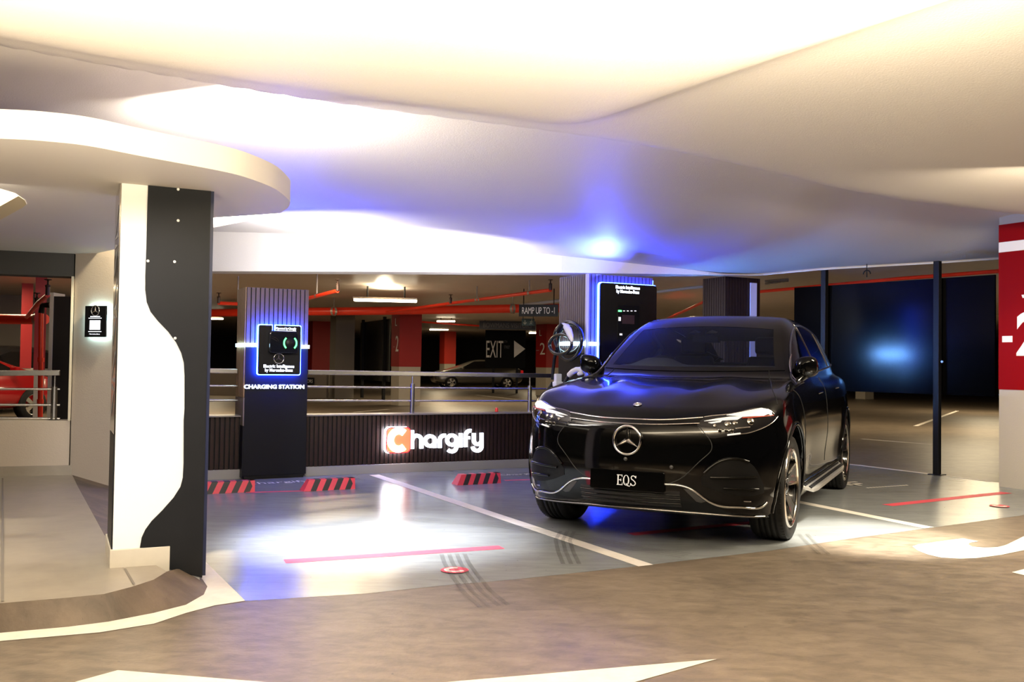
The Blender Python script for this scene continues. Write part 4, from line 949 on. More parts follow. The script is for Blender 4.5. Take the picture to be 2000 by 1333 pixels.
# ---- wheels
M_tyre = mat('tyre_rubber', (.010, .0095, .009), .6, spec=.25)
M_rimb = mat('rim_black', (.006, .006, .006), .12, coat=.6)
M_rimc = mat('rim_bright', (.72, .66, .58), .16, metal=1)
def wheel(cx, side, steer=0):
    root = bpy.data.objects.new('wheel', None); COL.objects.link(root); root.parent = car; root.location = (cx, side*.835, WR)
    ORIG[root.name] = Vector((0, 0, 0)); S_ = Vector((0, side, 0)); O = Vector((0, 0, 0))
    R = WR; w = .132; ri = .285
    mb = MB(); prof = [(ri-.01, w*.72), (ri+.012, w*.88), (ri+.03, w*.93), (R-.03, w*.98), (R-.012, w*.92), (R-.003, w*.78), (R, w*.6)]
    for g in (.42, .14, -.14, -.42): prof += [(R+.001, w*(g+.05)), (R-.008, w*(g+.045)), (R-.008, w*(g-.045)), (R+.001, w*(g-.05))]
    prof += [(R, -w*.6), (R-.003, -w*.78), (R-.012, -w*.92), (R-.03, -w*.98), (ri, -w*.9), (ri-.02, -w*.6)]
    mb.lathe(prof, O, S_, 64)
    for k in range(64):
        t = 2*math.pi*k/64; u = Vector((math.cos(t), 0, math.sin(t))); tt = Vector((-math.sin(t), 0, math.cos(t)))
        mb.box(u*(R-.0125)+S_*(w*.74), (.006, w*.20, .024), (tt, S_, u))
    obj('tyre', mb, M_tyre, root, local=True)
    mb = MB(); mb.lathe([(.03, w*.30), (.10, w*.25), (.25, -.02), (ri-.012, .03), (ri-.006, w*.80), (ri, w*.86)], O, S_, 64); obj('barrel', mb, M_rimb, root, local=True)
    mb = MB(); mb.lathe([(ri-.016, w*.86), (ri-.010, w*.95), (ri+.004, w*.94), (ri+.008, w*.86)], O, S_, 64); obj('rim_ring', mb, M_rimc, root, local=True)['label'] = 'bright rim ring'
    for k in range(5):
        t0 = 2*math.pi*k/5+.3
        mbk = MB()
        for dt, ww, kk in ((0, .075, 0), (.2, .028, 0), (-.2, .028, 0), (-.30, .018, 1), (.30, .018, 1)):
            mm = MB() if kk else mbk; mbc = mm if kk else None
            t = t0+dt; u = Vector((math.cos(t), 0, math.sin(t))); tt = Vector((-math.sin(t), 0, math.cos(t)))
            r0 = .05 if mm is mbk else .15; r1 = ri-.012
            a = [u*r0+tt*(-ww/2)+S_*(w*.55), u*r0+tt*(ww/2)+S_*(w*.55), u*r1+tt*(ww/2*1.15)+S_*(w*.86), u*r1+tt*(-ww/2*1.15)+S_*(w*.86)]
            if mm is mbc: a = [p+S_*.004 for p in a]
            mm.add(a+[p-S_*.035 for p in a], [(0, 1, 2, 3), (0, 4, 5, 1), (1, 5, 6, 2), (2, 6, 7, 3), (3, 7, 4, 0)])
            if kk: obj('bright_spoke', mm, M_rimc, root, local=True)
        obj('spoke', mbk, M_rimb, root, local=True)
    mb = MB(); mb.lathe([(0, w*.74), (.03, w*.73), (.045, w*.66), (.075, w*.6), (.085, w*.45)], O, S_, 32)
    for k in range(5):
        t = 2*math.pi*(k+.5)/5+.3; mb.lathe([(0, w*.70), (.010, w*.69), (.012, w*.5)], Vector((math.cos(t)*.062, 0, math.sin(t)*.062)), S_, 10)
    obj('hub', mb, M_rimb, root, local=True)
    mb = MB(); mb.lathe([(.09, .0), (.19, .0), (.19, -.03), (.09, -.03)], O, S_, 40); obj('brake_disc', mb, mat('brake_steel', (.25, .24, .23), .35, metal=1), root, local=True)
    return root
for cx in (AX, -AX):
    for s in (1, -1): wheel(cx, s)
mb = MB()
for cx in (AX, -AX): mb.box((cx, 0, .55), (.9, 1.2, .5))
mb.box((0, 0, .30), (4.2, 1.5, .12)); obj('underbody', mb, M_matte, car, local=True)
FT = {}
FT['bar_top'] = [(2.349, -0.502, 0.883), (2.398, -0.263, 0.879), (2.42, -0.007, 0.874), (2.404, 0.246, 0.875), (2.339, 0.493, 0.896)]
FT['bar_low'] = [(2.378, -0.477, 0.85), (2.424, -0.253, 0.845), (2.444, 0.002, 0.839), (2.426, 0.253, 0.841), (2.372, 0.474, 0.862)]
FT['lamp_line'] = [(2.332, 0.494, 0.902), (2.309, 0.541, 0.912), (2.272, 0.623, 0.922), (2.198, 0.725, 0.944), (2.118, 0.812, 0.965), (2.092, 0.852, 0.962), (2.061, 0.895, 0.944), (2.055, 0.907, 0.927)]
FT['lamp_low'] = [(2.339, 0.658, 0.79), (2.312, 0.703, 0.796), (2.271, 0.759, 0.802), (2.201, 0.83, 0.826), (2.136, 0.879, 0.852), (2.079, 0.909, 0.879), (2.029, 0.927, 0.911)]
FT['drl'] = [(2.274, 0.634, 0.917), (2.205, 0.726, 0.939), (2.104, 0.83, 0.965), (2.076, 0.873, 0.956), (2.066, 0.894, 0.94), (2.138, 0.851, 0.916), (2.236, 0.734, 0.908)]
FT['drl2'] = [(2.355, 0.501, 0.876), (2.319, 0.579, 0.893), (2.278, 0.656, 0.906), (2.236, 0.733, 0.909), (2.269, 0.706, 0.889), (2.308, 0.632, 0.884)]
FT['drl3'] = [(2.354, 0.529, 0.867), (2.317, 0.614, 0.882), (2.327, 0.606, 0.872), (2.35, 0.552, 0.862)]
FT['red'] = [(2.245, 0.732, 0.899), (2.171, 0.823, 0.908), (2.068, 0.903, 0.919)]
FT['proj1'] = [(2.351, 0.573, 0.851)]
FT['proj2'] = [(2.315, 0.651, 0.863)]
FT['proj3'] = [(2.223, 0.783, 0.881)]
FT['proj4'] = [(2.29, 0.694, 0.868)]
FT['tri'] = [(2.354, 0.609, 0.815), (2.338, 0.647, 0.815), (2.32, 0.681, 0.816)]
FT['strip'] = [(2.301, 0.704, 0.834), (2.24, 0.783, 0.844)]
FT['strip2'] = [(2.34, 0.655, 0.79), (2.293, 0.73, 0.801)]
FT['trim'] = [(2.452, -0.314, 0.445), (2.411, -0.489, 0.429), (2.377, -0.584, 0.393), (2.273, -0.733, 0.314), (2.113, -0.87, 0.272)]
FT['trimR'] = [(2.463, 0.24, 0.446), (2.441, 0.37, 0.442), (2.423, 0.435, 0.421), (2.383, 0.53, 0.351), (2.332, 0.622, 0.311), (2.259, 0.744, 0.304), (2.151, 0.858, 0.31), (2.136, 0.879, 0.334)]
FT['fin1'] = [(2.399, 0.557, 0.506), (2.341, 0.692, 0.509), (2.235, 0.826, 0.514)]
FT['fin2'] = [(2.363, 0.636, 0.436), (2.294, 0.75, 0.433), (2.216, 0.836, 0.427)]
FT['arcs'] = [(2.412, 0.519, 0.532), (2.386, 0.598, 0.603), (2.322, 0.721, 0.633), (2.274, 0.785, 0.612)]
FT['slit'] = [(2.273, 0.753, 0.346), (2.238, 0.794, 0.342)]
FT['vent'] = [(2.435, 0.386, 0.422), (2.422, 0.435, 0.414), (2.38, 0.523, 0.34), (2.384, 0.496, 0.331), (2.396, 0.464, 0.337)]
FT['hoodgap'] = [(0.933, 0.659, 1.235), (1.278, 0.737, 1.144), (1.559, 0.798, 1.111), (1.883, 0.885, 1.045), (1.966, 0.915, 0.995)]
FT['doorgap'] = [(1.42, 0.927, 1.085), (1.402, 0.962, 0.939), (1.426, 0.985, 0.788), (1.265, 0.976, 0.623)]
FT['cam'] = [(2.486, -0.01, 0.604)]
FT['sens'] = [(2.461, 0.307, 0.565)]
M_gunm = mat('dark_chrome', (.45, .42, .40), .16, metal=1)
M_wglass = glass('windscreen_glass', (.42, .46, .52), (.42, .50, .78))
M_sglass = glass('side_glass', (.10, .11, .13))
def mir(pts, s): return [(p[0], p[1]*s, p[2]) for p in pts]
# ---- glass
def ws_pt(t, s):   # s in -1..1 across
    h = ws_half(t); y = s*h; return (y, ws_lo(y)+t*(ws_hi(y)-ws_lo(y)))
G = [[ws_pt(t, s) for t in np.linspace(0, 1, 22)] for s in np.linspace(-1, 1, 40)]
shell('windscreen', G, from_front, M_wglass, .003, 0)
per = [(t, -1) for t in np.linspace(0, 1, 20)]+[(1, s) for s in np.linspace(-1, 1, 36)[1:]]+[(t, 1) for t in np.linspace(1, 0, 20)[1:]]+[(0, s) for s in np.linspace(1, -1, 36)[1:]]
def ringpts(k): return [ws_pt(.5+(t-.5)*(1-k*2.0), s*(1-k*1.15)) for t, s in per]
G = [list(r) for r in zip(*[ringpts(k) for k in (-.012, .0, .035, .07)])]
shell('windscreen_frit', G, from_front, M_gloss, .0045, 0, label='black border of the windscreen')
for s in (1, -1):
    pl_ = (lambda s: lambda p: from_side(p, s))(s)
    G = [[(x, sg_lo(x)+(sg_hi(x)-sg_lo(x))*t) for t in np.linspace(0, 1, 12)] for x in np.linspace(SG0, SG1, 60)]
    shell('side_glass', G, pl_, M_sglass, .003, 0)
    lo = [(x, sg_lo(x)) for x in np.linspace(SG1, SG0, 40)]; hi = [(x, sg_hi(x)) for x in np.linspace(SG0, SG1, 50)]
    Q = from_side(lo+hi[1:-1], s); Q = onto(Q, 3, .005); mb = MB(); mb.tube([Vector(q) for q in Q], .008, 6, closed=True)
    obj('window_trim', mb, mat('satin_trim', (.22, .22, .24), .3, metal=1), car, local=True)
    for nm, x0, x1 in (('door_pillar', -.10, -.28), ('rear_pillar', -1.12, -1.26)):
        G = [[(x0+.16*(t-.5) + w, sg_lo(x0)+(sg_hi(x0-.1)-sg_lo(x0))*t) for t in np.linspace(0, 1, 10)] for w in (0, -.04, -.08)]
        shell(nm, G, pl_, M_gloss, .0055, 0)
        P = from_side([(x0+.16*(t-.5)+.004, sg_lo(x0)+(sg_hi(x0-.1)-sg_lo(x0))*t) for t in np.linspace(0, 1, 10)], s); strip_on('pillar_trim', P, .0035, M_gunm, off=.006)
    # quarter light bar and chrome foot of the front door window
    P = from_side([(.98, 1.15), (.80, 1.27), (.66, 1.355)], s); strip_on('quarter_bar', P, .007, M_chrome, off=.006, label='bright quarter window bar')
    P = from_side([(1.17, 1.11), (.98, 1.125), (.85, 1.135)], s); strip_on('window_foot_trim', P, .010, M_chrome, off=.004)
# ---- front end
for s in (1, -1):
    yz = lambda l: [(y*s, z) for _, y, z in l]
    tops = cub([.462, .50, .62, .72, .81, .88, .935], [.872, .898, .924, .946, .968, .966, .936]); lows = cub([.462, .50, .545, .60, .71, .825, .88, .92, .935], [.845, .803, .770, .770, .792, .818, .848, .89, .928])
    ys = np.r_[np.linspace(.462, .56, 8), np.linspace(.58, .918, 26)]
    G = [[(y*s, lows(y)+(tops(y)-lows(y))*t) for t in np.linspace(0, 1, 10)] for y in ys]
    hl = shell('headlamp', G, from_front, mat('lamp_glass', (.006, .006, .008), .05, coat=.5), .004, .02)
    def patch(name, k, m, off, lab=None, n=6):
        """fill the ring of surface points k with a small raised mesh"""
        R = np.array(mir(FT[k], s)); c = R.mean(0); rows = [[tuple(c+(p-c)*f) for f in (.02, .35, .7, 1)] for p in list(R)+[R[0]]]
        return shell(name, rows, None, m, off, .006, hl, lab)
    M_drl = mat('lamp_reflector', (.92, .90, .86), .28, metal=.6, emit=(1, .95, .85), power=.55)  # faint glow stands in for light reflected by the unlit lamp
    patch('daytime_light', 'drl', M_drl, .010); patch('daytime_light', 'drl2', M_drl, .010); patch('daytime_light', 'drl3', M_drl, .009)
    strip_on('amber_line', mir(FT['red'], s), .004, mat('amber_red', (.5, .06, .03), .3), hl, .010)
    for k, r in (('proj1', .012), ('proj2', .022), ('proj4', .016), ('proj3', .026)):
        p = np.array(mir(FT[k], s)); q = onto(p, 3, .006)[0]; g = sdf_grad(p, False)[0]; mb = MB(); mb.lathe([(0, .004), (r*.55, .009), (r*.7, .002), (r*.95, .004), (r, 0)], Vector(q), Vector(g), 20); obj('projector_lens', mb, mat('lens_steel', (.45, .42, .38), .12, metal=1), hl, local=True)
    for p in mir(FT['tri'], s):
        q = onto([p], 3, .006)[0]; mb = MB(); mb.box(q, (.012, .022, .026)); obj('led_cell', mb, mat('lens_steel', ()), hl, local=True, bevel=.004)
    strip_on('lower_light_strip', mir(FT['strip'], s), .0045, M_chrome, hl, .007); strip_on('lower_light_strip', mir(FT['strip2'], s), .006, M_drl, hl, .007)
    strip_on('lamp_rim', mir(FT['lamp_low'], s), .004, M_gunm, hl, .004); strip_on('lamp_rim', mir(FT['lamp_line'], s), .004, M_gunm, hl, .004)
    # bumper corner: intake with fins, bright moulding, vent
    top = cub([.50, .57, .69, .78, .84, .868], [.50, .570, .630, .612, .535, .45]); low = cub([.50, .57, .72, .82, .868], [.455, .425, .385, .385, .40])
    G = [[(y*s, low(y)+(top(y)-low(y))*t) for t in np.linspace(0, 1, 9)] for y in np.linspace(.50, .868, 22)]
    itk = shell('air_intake', G, from_front, mat('intake_black', (.0045, .0045, .005), .45, spec=.18), .003, .01)
    strip_on('fin', mir(FT['fin1'], s), .009, M_gloss, itk, .010); strip_on('fin', mir(FT['fin2'], s), .008, M_gloss, itk, .010)
    strip_on('intake_brow', mir(FT['arcs'], s), .010, M_gloss, itk, .004)
    strip_on('bumper_moulding', mir(FT['trimR'], s), .0075, M_chrome, off=.006, label='bright bumper moulding')
    strip_on('light_slit', mir(FT['slit'], s), .004, M_chrome, off=.003)
    R = np.array(mir(FT['vent'], s)); c = R.mean(0); shell('vent_flap', [[tuple(c+(p-c)*f) for f in (.02, .5, 1)] for p in list(R)+[R[0]]], None, mat('flap_grey', (.035, .035, .037), .4), .005, .004)
    strip_on('hood_gap', mir(FT['hoodgap'], s), .004, M_matte, off=-.001)
    strip_on('door_gap', mir(FT['doorgap'][:1]+[(1.13, .955, .95), (1.06, .965, .78), (1.06, .965, .6), (1.08, .95, .42)], s), .004, M_matte, off=-.001)
    P = from_side([(-.22, 1.17), (-.22, .9), (-.20, .6), (-.18, .42)], s); strip_on('door_gap', P, .004, M_matte, off=-.001)
    P = from_side([(.27, 1.035), (.14, 1.038), (.01, 1.04)], s); strip_on('door_handle', P, .011, M_paint, off=.002); P = from_side([(-.86, 1.06), (-.98, 1.063), (-1.1, 1.065)], s); strip_on('door_handle', P, .011, M_paint, off=.002)
    for xa in (AX, -AX):
        t = np.linspace(R_(-22), R_(202), 40); P = from_side(np.stack([xa+.462*np.cos(t), WR+.462*np.sin(t)], 1), s); ok = ~np.isnan(P).any(1); strip_on('wheel_arch_lip', P[ok], .012, M_gloss, off=.0, sub=1)
    P = from_side([(1.02, .34), (.5, .335), (-.5, .335), (-1.02, .34)], s); strip_on('sill_trim', P, .02, M_gloss, off=.0)
    # running board
    mb = MB(); pr = [(1.10, .86), (1.06, .965), (.98, 1.018), (.8, 1.03), (-.8, 1.03), (-.98, 1.018), (-1.06, .965), (-1.10, .86)]
    zb_f = lambda y: .355-(y-.90)*.45
    mb.prism([(x, y*s, zb_f(y)-.03) for x, y in (pr if s < 0 else pr[::-1])], (0, 0, .03)); rb = obj('running_board', mb, mat('board_alu', (.36, .345, .32), .38, metal=.7), car, local=True, bevel=.006); rb['label'] = 'grey metal running board'
    mb = MB()
    for r_ in range(3):
        for k in range(24): mb.box((-.98+k*.085+(.04 if r_ % 2 else 0), s*(.918+r_*.040), zb_f(.918+r_*.040)+.004), (.062, .026, .008), (Vector((1, 0, 0)), Vector((0, s, -.45)).normalized(), Vector((0, .45*s, 1)).normalized()))
    st = obj('rubber_studs', mb, M_matte, rb, local=True)
    # door mirror
    c = np.array([.84, .935*s, 1.258]); G = []
    for u, sy, sz, sx in ((-1, .02, .02, .02), (-.96, .05, .045, .03), (-.75, .088, .070, .055), (-.3, .105, .082, .085), (.2, .108, .084, .10), (.7, .106, .080, .085), (.95, .098, .072, .06), (1.0, .085, .06, .05)):
        ring = []
        for t in np.linspace(0, 2*math.pi, 25)[:-1]:
            cx, sn = math.cos(t), math.sin(t); ex = lambda v: math.copysign(abs(v)**.72, v)
            ring.append(Vector((c[0]-u*.085, c[1]+ex(cx)*sy*.86, c[2]+ex(sn)*sz-.012*u+(.01*ex(cx)*s))))
        G.append(ring)
    mb = MB(); mb.grid(G, close=True, flip=(s > 0)); mb.add(G[0], [tuple(range(24))], 0, True); mb.add(G[-1], [tuple(range(24))[::-1]]); dm = obj('door_mirror', mb, M_paint, car, local=True)
    mb = MB(); mb.tube([(.93, .86*s, 1.125), (.90, .89*s, 1.155), (.86, .92*s, 1.195)], [.035, .026, .032], 12); obj('mirror_arm', mb, M_gloss, dm, local=True)
# closed grille panel
gt = lambda y: .842+.004*0; gh = cub([.44, .47, .53, .62, .70, .78, .842], [.25, .33, .415, .50, .565, .53, .475])
G = [[(gh(z)*q, z) for q in np.linspace(-1, 1, 31)] for z in np.linspace(.445, .842, 18)]
gr = shell('grille_panel', G, from_front, M_gloss, .004, .012)
for q in (-1, 1):
    P = from_front([(gh(z)*q, z) for z in np.linspace(.445, .842, 9)]); strip_on('panel_edge', P, .003, M_gunm if False else M_trimk, gr, .003)
G = [[(y, .843+(t*.034)+.02*(abs(y)/.48)**2) for t in np.linspace(0, 1, 5)] for y in np.linspace(-.475, .475, 31)]
lb = shell('light_band', G, from_front, M_gloss, .005, .012)
sym = lambda k: [(p[0], y, p[2]) for p, y in zip(FT[k], (-.49, -.255, 0, .255, .49))]
bt = [(2.33, -.487, .892), (2.40, -.255, .878), (2.42, 0, .874), (2.40, .255, .878), (2.33, .487, .892)]; bw = [(2.37, -.474, .860), (2.42, -.255, .847), (2.44, 0, .842), (2.42, .255, .847), (2.37, .474, .860)]
strip_on('bright_line', bt, .0055, M_chrome, lb, .006, label='upper bright line'); strip_on('bright_line', bw, .0045, M_gunm, lb, .006)
P = from_front([(-.33, .455), (0, .449), (.33, .455)])
mb = MB(); se = Vector((2.492, 0, .735)); star_mb(mb, se, (0, 1, 0), Vector((-.06, 0, 1)).normalized(), .098, .0085, .022); obj('star_emblem', mb, M_chrome, car, local=True)['label'] = 'large ringed star emblem'
q = onto([(2.26, -.005, .97)], 3, .002)[0]; g = sdf_grad(np.array([q]), False)[0]; nb = Vector(g).normalized(); up = (Vector((-1, 0, 0))-nb*Vector((-1, 0, 0)).dot(nb)).normalized(); rt = up.cross(nb)
mb = MB(); mb.lathe([(0, .003), (.026, .004), (.029, 0)], Vector(q), nb, 28, 1); star_mb(mb, Vector(q)+nb*.004, -rt if rt.y < 0 else rt, up, .021, .0022, .004); 
mb.tube([Vector(q)+nb*.003+rt*(.029*math.cos(t))+up*(.029*math.sin(t)) for t in np.linspace(0, 2*math.pi, 33)[:-1]], .0025, 6, closed=True); obj('hood_badge', mb, [M_chrome, M_gunm], car, local=True)['label'] = 'small round badge on the hood'
# number plate with lettering
pc = Vector((2.483, 0, .458)); PU = Vector((-.05, 0, 1)).normalized(); PN = Vector((1, 0, .05)).normalized()
mb = MB(); plate(mb, rrect(-.268, -.068, .268, .068, .012), pc, Vector((0, 1, 0)), PU, -.03, .010); npl = obj('number_plate', mb, M_gloss, car, local=True, bevel=.002)
mb = MB(); q = pc+PN*.011; RT = Vector((0, 1, 0))
def rib(path, w): mb.ribbon(path, w, q, RT, PU, .002)
h_ = .072
x0 = -.061; rib([(x0, -h_/2), (x0, h_/2)], .009); rib([(x0-.009, h_/2-.003), (x0+.030, h_/2-.003)], .005); rib([(x0-.009, -h_/2+.003), (x0+.032, -h_/2+.003)], .005); rib([(x0, 0), (x0+.021, 0)], .005); rib([(x0+.029, h_/2), (x0+.029, h_/2-.016)], .004); rib([(x0+.031, -h_/2), (x0+.031, -h_/2+.018)], .004); rib([(x0+.021, .009), (x0+.021, -.009)], .004)
def oval(cx, rx, ry, wx, wy, n=28):
    P = []
    for i in range(n): t = 2*math.pi*i/n; P.append((q+RT*(cx+rx*math.cos(t))+PU*(ry*math.sin(t))+PN*.002, q+RT*(cx+(rx-wx)*math.cos(t))+PU*((ry-wy)*math.sin(t))+PN*.002))
    mb.add([p for a in P for p in a], [(2*i, (2*i+2) % (2*n), (2*i+3) % (2*n), 2*i+1) for i in range(n)])
oval(-.002, .023, h_/2, .009, .0035); rib([(-.003, -.022), (.007, -.036), (.026, -.040)], .006)
sx = .049; rib([(sx+.018, .019), (sx+.011, .029), (sx+.001, .0335), (sx-.010, .0305), (sx-.0155, .021), (sx-.012, .010), (sx+.003, .001), (sx+.014, -.010), (sx+.0165, -.020), (sx+.010, -.030), (sx-.001, -.0335), (sx-.012, -.0295), (sx-.018, -.019)], .0065); rib([(sx+.019, .034), (sx+.019, .018)], .004); rib([(sx-.0185, -.034), (sx-.0185, -.018)], .004)
obj('plate_lettering', mb, mat('plate_white', (.85, .85, .85), .5, emit=(1, 1, 1), power=.12), npl, local=True)
for k, nm in (('cam', 'front_camera'), ('sens', 'parking_sensor')):
    q = onto(FT[k], 3, .004)[0]; mb = MB(); mb.lathe([(0, .008), (.008, .007), (.014, 0)], Vector(q), (1, 0, 0), 16); obj(nm, mb, mat('sensor_grey', (.05, .05, .05), .2), car, local=True)
# lower lip
P = from_front([(y, .262-.03*min(1, abs(y)/.85)**2) for y in np.linspace(-.86, .86, 15)]); strip_on('lower_lip', P[~np.isnan(P).any(1)], .006, M_gunm, off=.004, sub=3)
G = [[(y, z) for z in np.linspace(.29, .40, 5)] for y in np.linspace(-.36, .36, 20)]
lg = shell('lower_grille', G, from_front, M_trimk, .002, .004)
for z in (.315, .345, .375): P = from_front([(y, z) for y in np.linspace(-.36, .36, 9)]); strip_on('grille_bar', P, .006, M_gloss, lg, .006, sub=2)
# ---- cabin seen through the glass
M_cab_ = mat('cabin_grey', (.42, .40, .36), .7); M_cabd = mat('cabin_dark', (.016, .016, .018), .6)
G = []
for y in np.linspace(-.68, .68, 31):
    bump = .062*math.exp(-((y+.36)/.19)**4); G.append([Vector((1.08-.12*(y/.7)**2, y, 1.15)), Vector((1.0-.12*(y/.7)**2, y, 1.215)), Vector((.85, y, 1.245+bump*.7)), Vector((.66, y, 1.262+bump)), Vector((.60, y, 1.24+bump)), Vector((.58, y, .95))])
mb = MB(); mb.grid(G); obj('dashboard', mb, M_cab_, car, local=True)
mb = MB(); sc_ = Vector((.48, -.36, 1.165)); ax_ = Vector((-.9, 0, .42)).normalized(); u_ = Vector((0, 1, 0)); w_ = ax_.cross(u_)
mb.tube([sc_+u_*(.185*math.cos(t))+w_*(.185*math.sin(t)) for t in np.linspace(0, 2*math.pi, 37)[:-1]], .016, 8, closed=True); mb.tube([sc_-u_*.18, sc_+u_*.18], .018, 6); mb.tube([sc_, sc_-w_*.18 if w_.z > 0 else sc_+w_*.18], .018, 6); obj('steering_wheel', mb, M_cabd, car, local=True)
for y in (-.37, .37):
    mb = MB(); mb.box((-.12, y, .75), (.5, .5, .16)); mb.prism([(-.30, y-.24, .8), (-.30, y+.24, .8), (-.52, y+.20, 1.36), (-.52, y-.20, 1.36)], (-.1, 0, -.02)); se_ = obj('seat', mb, M_cabd, car, local=True, bevel=.03)
    mb = MB(); mb.box((-.56, y, 1.46), (.09, .26, .17)); obj('headrest', mb, M_cabd, se_, local=True, bevel=.03)
mb = MB(); mb.box((-1.45, 0, .95), (.2, 1.25, .7)); obj('rear_seat', mb, M_cabd, car, local=True, bevel=.05)
mb = MB(); mb.tube([(.44, .01, 1.575), (.44, .01, 1.52)], .012, 6); mb.box((.44, .01, 1.495), (.03, .245, .068)); rm = obj('rear_view_mirror', mb, M_cabd, car, local=True, bevel=.012)
mb = MB(); mb.box((.457, .01, 1.495), (.004, .225, .052)); obj('mirror_back', mb, mat('mirror_grey', (.10, .10, .105), .15), rm, local=True)
for y in (-.085, .07):
    mb = MB(); mb.add([(.50, y-.045, 1.545), (.50, y+.045, 1.545), (.46, y, 1.575), (.42, y-.045, 1.56), (.42, y+.045, 1.56)], [(0, 1, 2), (0, 2, 3), (1, 4, 2), (2, 4, 3)]); obj('sensor_cover', mb, mat('cover_grey', (.12, .12, .12), .4), car, local=True)
# ================================================================ the deck beyond
FC = 2.85
def fp(px, Y, z=0): p = at_y(px, 700, Y); p.z = z; return p
def far_column(px, Y, w, label, red=(1.12, 2.85), text=True, m=None, rm=None, d=None):
    """square column whose near-left edge stands at column px; faces on the deck grid"""
    o = fp(px, Y); d = d or w; t = thing('numbered_column' if text else 'far_column', label, 'column', o, 'columns of the far deck' if False else None)
    mb = MB(); mb.box(o+A_*w/2+B_*d/2+Z_*FC/2, (w, d, FC), GRID); obj('shaft', mb, m or M_cream, t)
    if red: mb = MB(); mb.box(o+A_*w/2+B_*d/2+Z_*((red[0]+red[1])/2), (w+.02, d+.02, red[1]-red[0]), GRID); obj('red_band', mb, rm or M_red, t)
    return t, o
# edge = the corner shared by the two visible faces
def edge_text(t, o, px, items, nrm=None, right=None):
    nrm = nrm or -A_; right = right or -B_
    for s, x0, x1, y0, y1 in items:
        mb = MB()
        a = hit(x0, y0, o-A_*.02, nrm); b = hit(x1, y1, o-A_*.02, nrm)
        mb.text(s, Vector((a.x, a.y, a.z)), right, Z_, b.z-a.z, .004, abs((b-a).dot(right)), 'LEFT')
        obj('lettering', mb, M_sign, t)
t, o = far_column(780, 26.5, .66, 'red banded column marked L minus two behind the steel railing')
edge_text(t, o, 780, [('L', 772, 775.5, 637, 621.5), ('-', 768, 771, 679, 676), ('2', 772.5, 778.5, 687, 656)])
t, o = far_column(1067, 36.5, .84, 'red banded column marked L minus two beside the wide blue cabinet')
edge_text(t, o, 1067, [('L', 1053.5, 1058, 656.5, 645), ('-', 1047, 1053, 686, 682.5), ('2', 1054.5, 1064.5, 693, 670)])
far_column(868, 47, .62, 'small red and cream column lit by a tube lamp, farthest off', red=(1.2, 2.85), text=False, rm=mat('bright_red_paint', (.55, .03, .015), .5))
far_column(655, 31, .66, 'plain grey concrete column beside the low parapet', red=None, text=False, m=mat('column_concrete', (.22, .19, .15), .7))
far_column(610, 37, .8, 'dark red column half hidden behind the slim cabinet', red=(.75, 2.85), text=False)
far_column(1690, 38, .5, 'pale column foot seen under the black board', red=None, text=False)
# low parapet with a small sign, and a rail above it
p0 = fp(560, 31.5); p1 = fp(641, 31.2); dv = (p1-p0).normalized(); nv = Vector((dv.y, -dv.x, 0))
mb = MB(); mb.box((p0+p1)/2+Z_*.42-dv*1.6, ((p1-p0).length+3.2, .2, .84), (dv, nv, Z_)); solo('parapet', mb, mat('parapet_concrete', (.30, .25, .19), .7), 'low concrete parapet behind the slim charging cabinet', 'parapet')
def small_sign(px0, px1, y0, y1, text, Y, label):
    a = at_y(px0, y1, Y); b = at_y(px1, y0, Y); c = (a+b)/2; mb = MB(); mb.box(c, (b.x-a.x, .03, b.z-a.z)); s = thing('wall_sign', label, 'sign', c); obj('board', mb, M_black, s)
    mb = MB(); mb.text(text, (c.x, c.y-.017, c.z-.05), (1, 0, 0), (0, 0, 1), .11, .002, (b.x-a.x)*.8); obj('lettering', mb, M_sign, s)
small_sign(584, 614, 738, 752, 'VISITORS', 31.0, 'small black VISITORS sign on the low parapet by the slim cabinet')
small_sign(380, 409, 736, 751, 'VISITORS', 30.0, 'small black VISITORS sign between the pillar and the slim cabinet')
# glossy dark board on two posts
b0 = fp(711, 32); b1 = fp(753, 29.6); dv = (b1-b0).normalized(); nv = Vector((dv.y, -dv.x, 0))
t = thing('glossy_board', 'dark glossy board on two posts beside the red L minus two column', 'board', b0)
mb = MB(); mb.box((b0+b1)/2+Z_*1.62, ((b1-b0).length+.9, .04, 2.0), (dv, nv, Z_)); obj('panel', mb, mat('gloss_board', (.02, .02, .018), .18), t)
for b in (b0, b1): mb = MB(); mb.box(b+nv*.05+Z_*1.35, (.13, .08, 2.7), (dv, nv, Z_)); obj('post', mb, M_matte, t)
# signs
def hang_sign(name, label, px0, px1, y0, y1, Y, text, th, m, tm, drop=True, tw=.86, tilt=0.):
    a = at_y(px0, y1, Y); b = at_y(px1, y0, Y); c = (a+b)/2; w = b.x-a.x; h = b.z-a.z; R = Vector((math.cos(tilt), math.sin(tilt), 0)); N = Vector((R.y, -R.x, 0))
    t = thing(name, label, 'sign', c); mb = MB(); mb.box(c, (w/math.cos(tilt), .06, h), (R, -N, Z_)); obj('panel', mb, m, t)
    mb = MB()
    if text: mb.text(text, c+N*.032-Z_*(h*th/2), R, Z_, h*th, .003, w*tw); obj('lettering', mb, tm, t)
    if drop:
        for k in (-.4, .4):
            mb = MB(); q = c+R*(w*k)+Z_*(h/2); mb.tube([q, Vector((q.x, q.y, FC+.02))], .012, 6); obj('hanger', mb, M_matte, t)
    return t, c, w, h, R, N
hang_sign('hanging_sign', 'black hanging sign reading RAMP UP TO minus one', 1014, 1090, 596, 618, 19.5, 'RAMP UP TO -1', .55, M_black, M_sign, tilt=-.25)
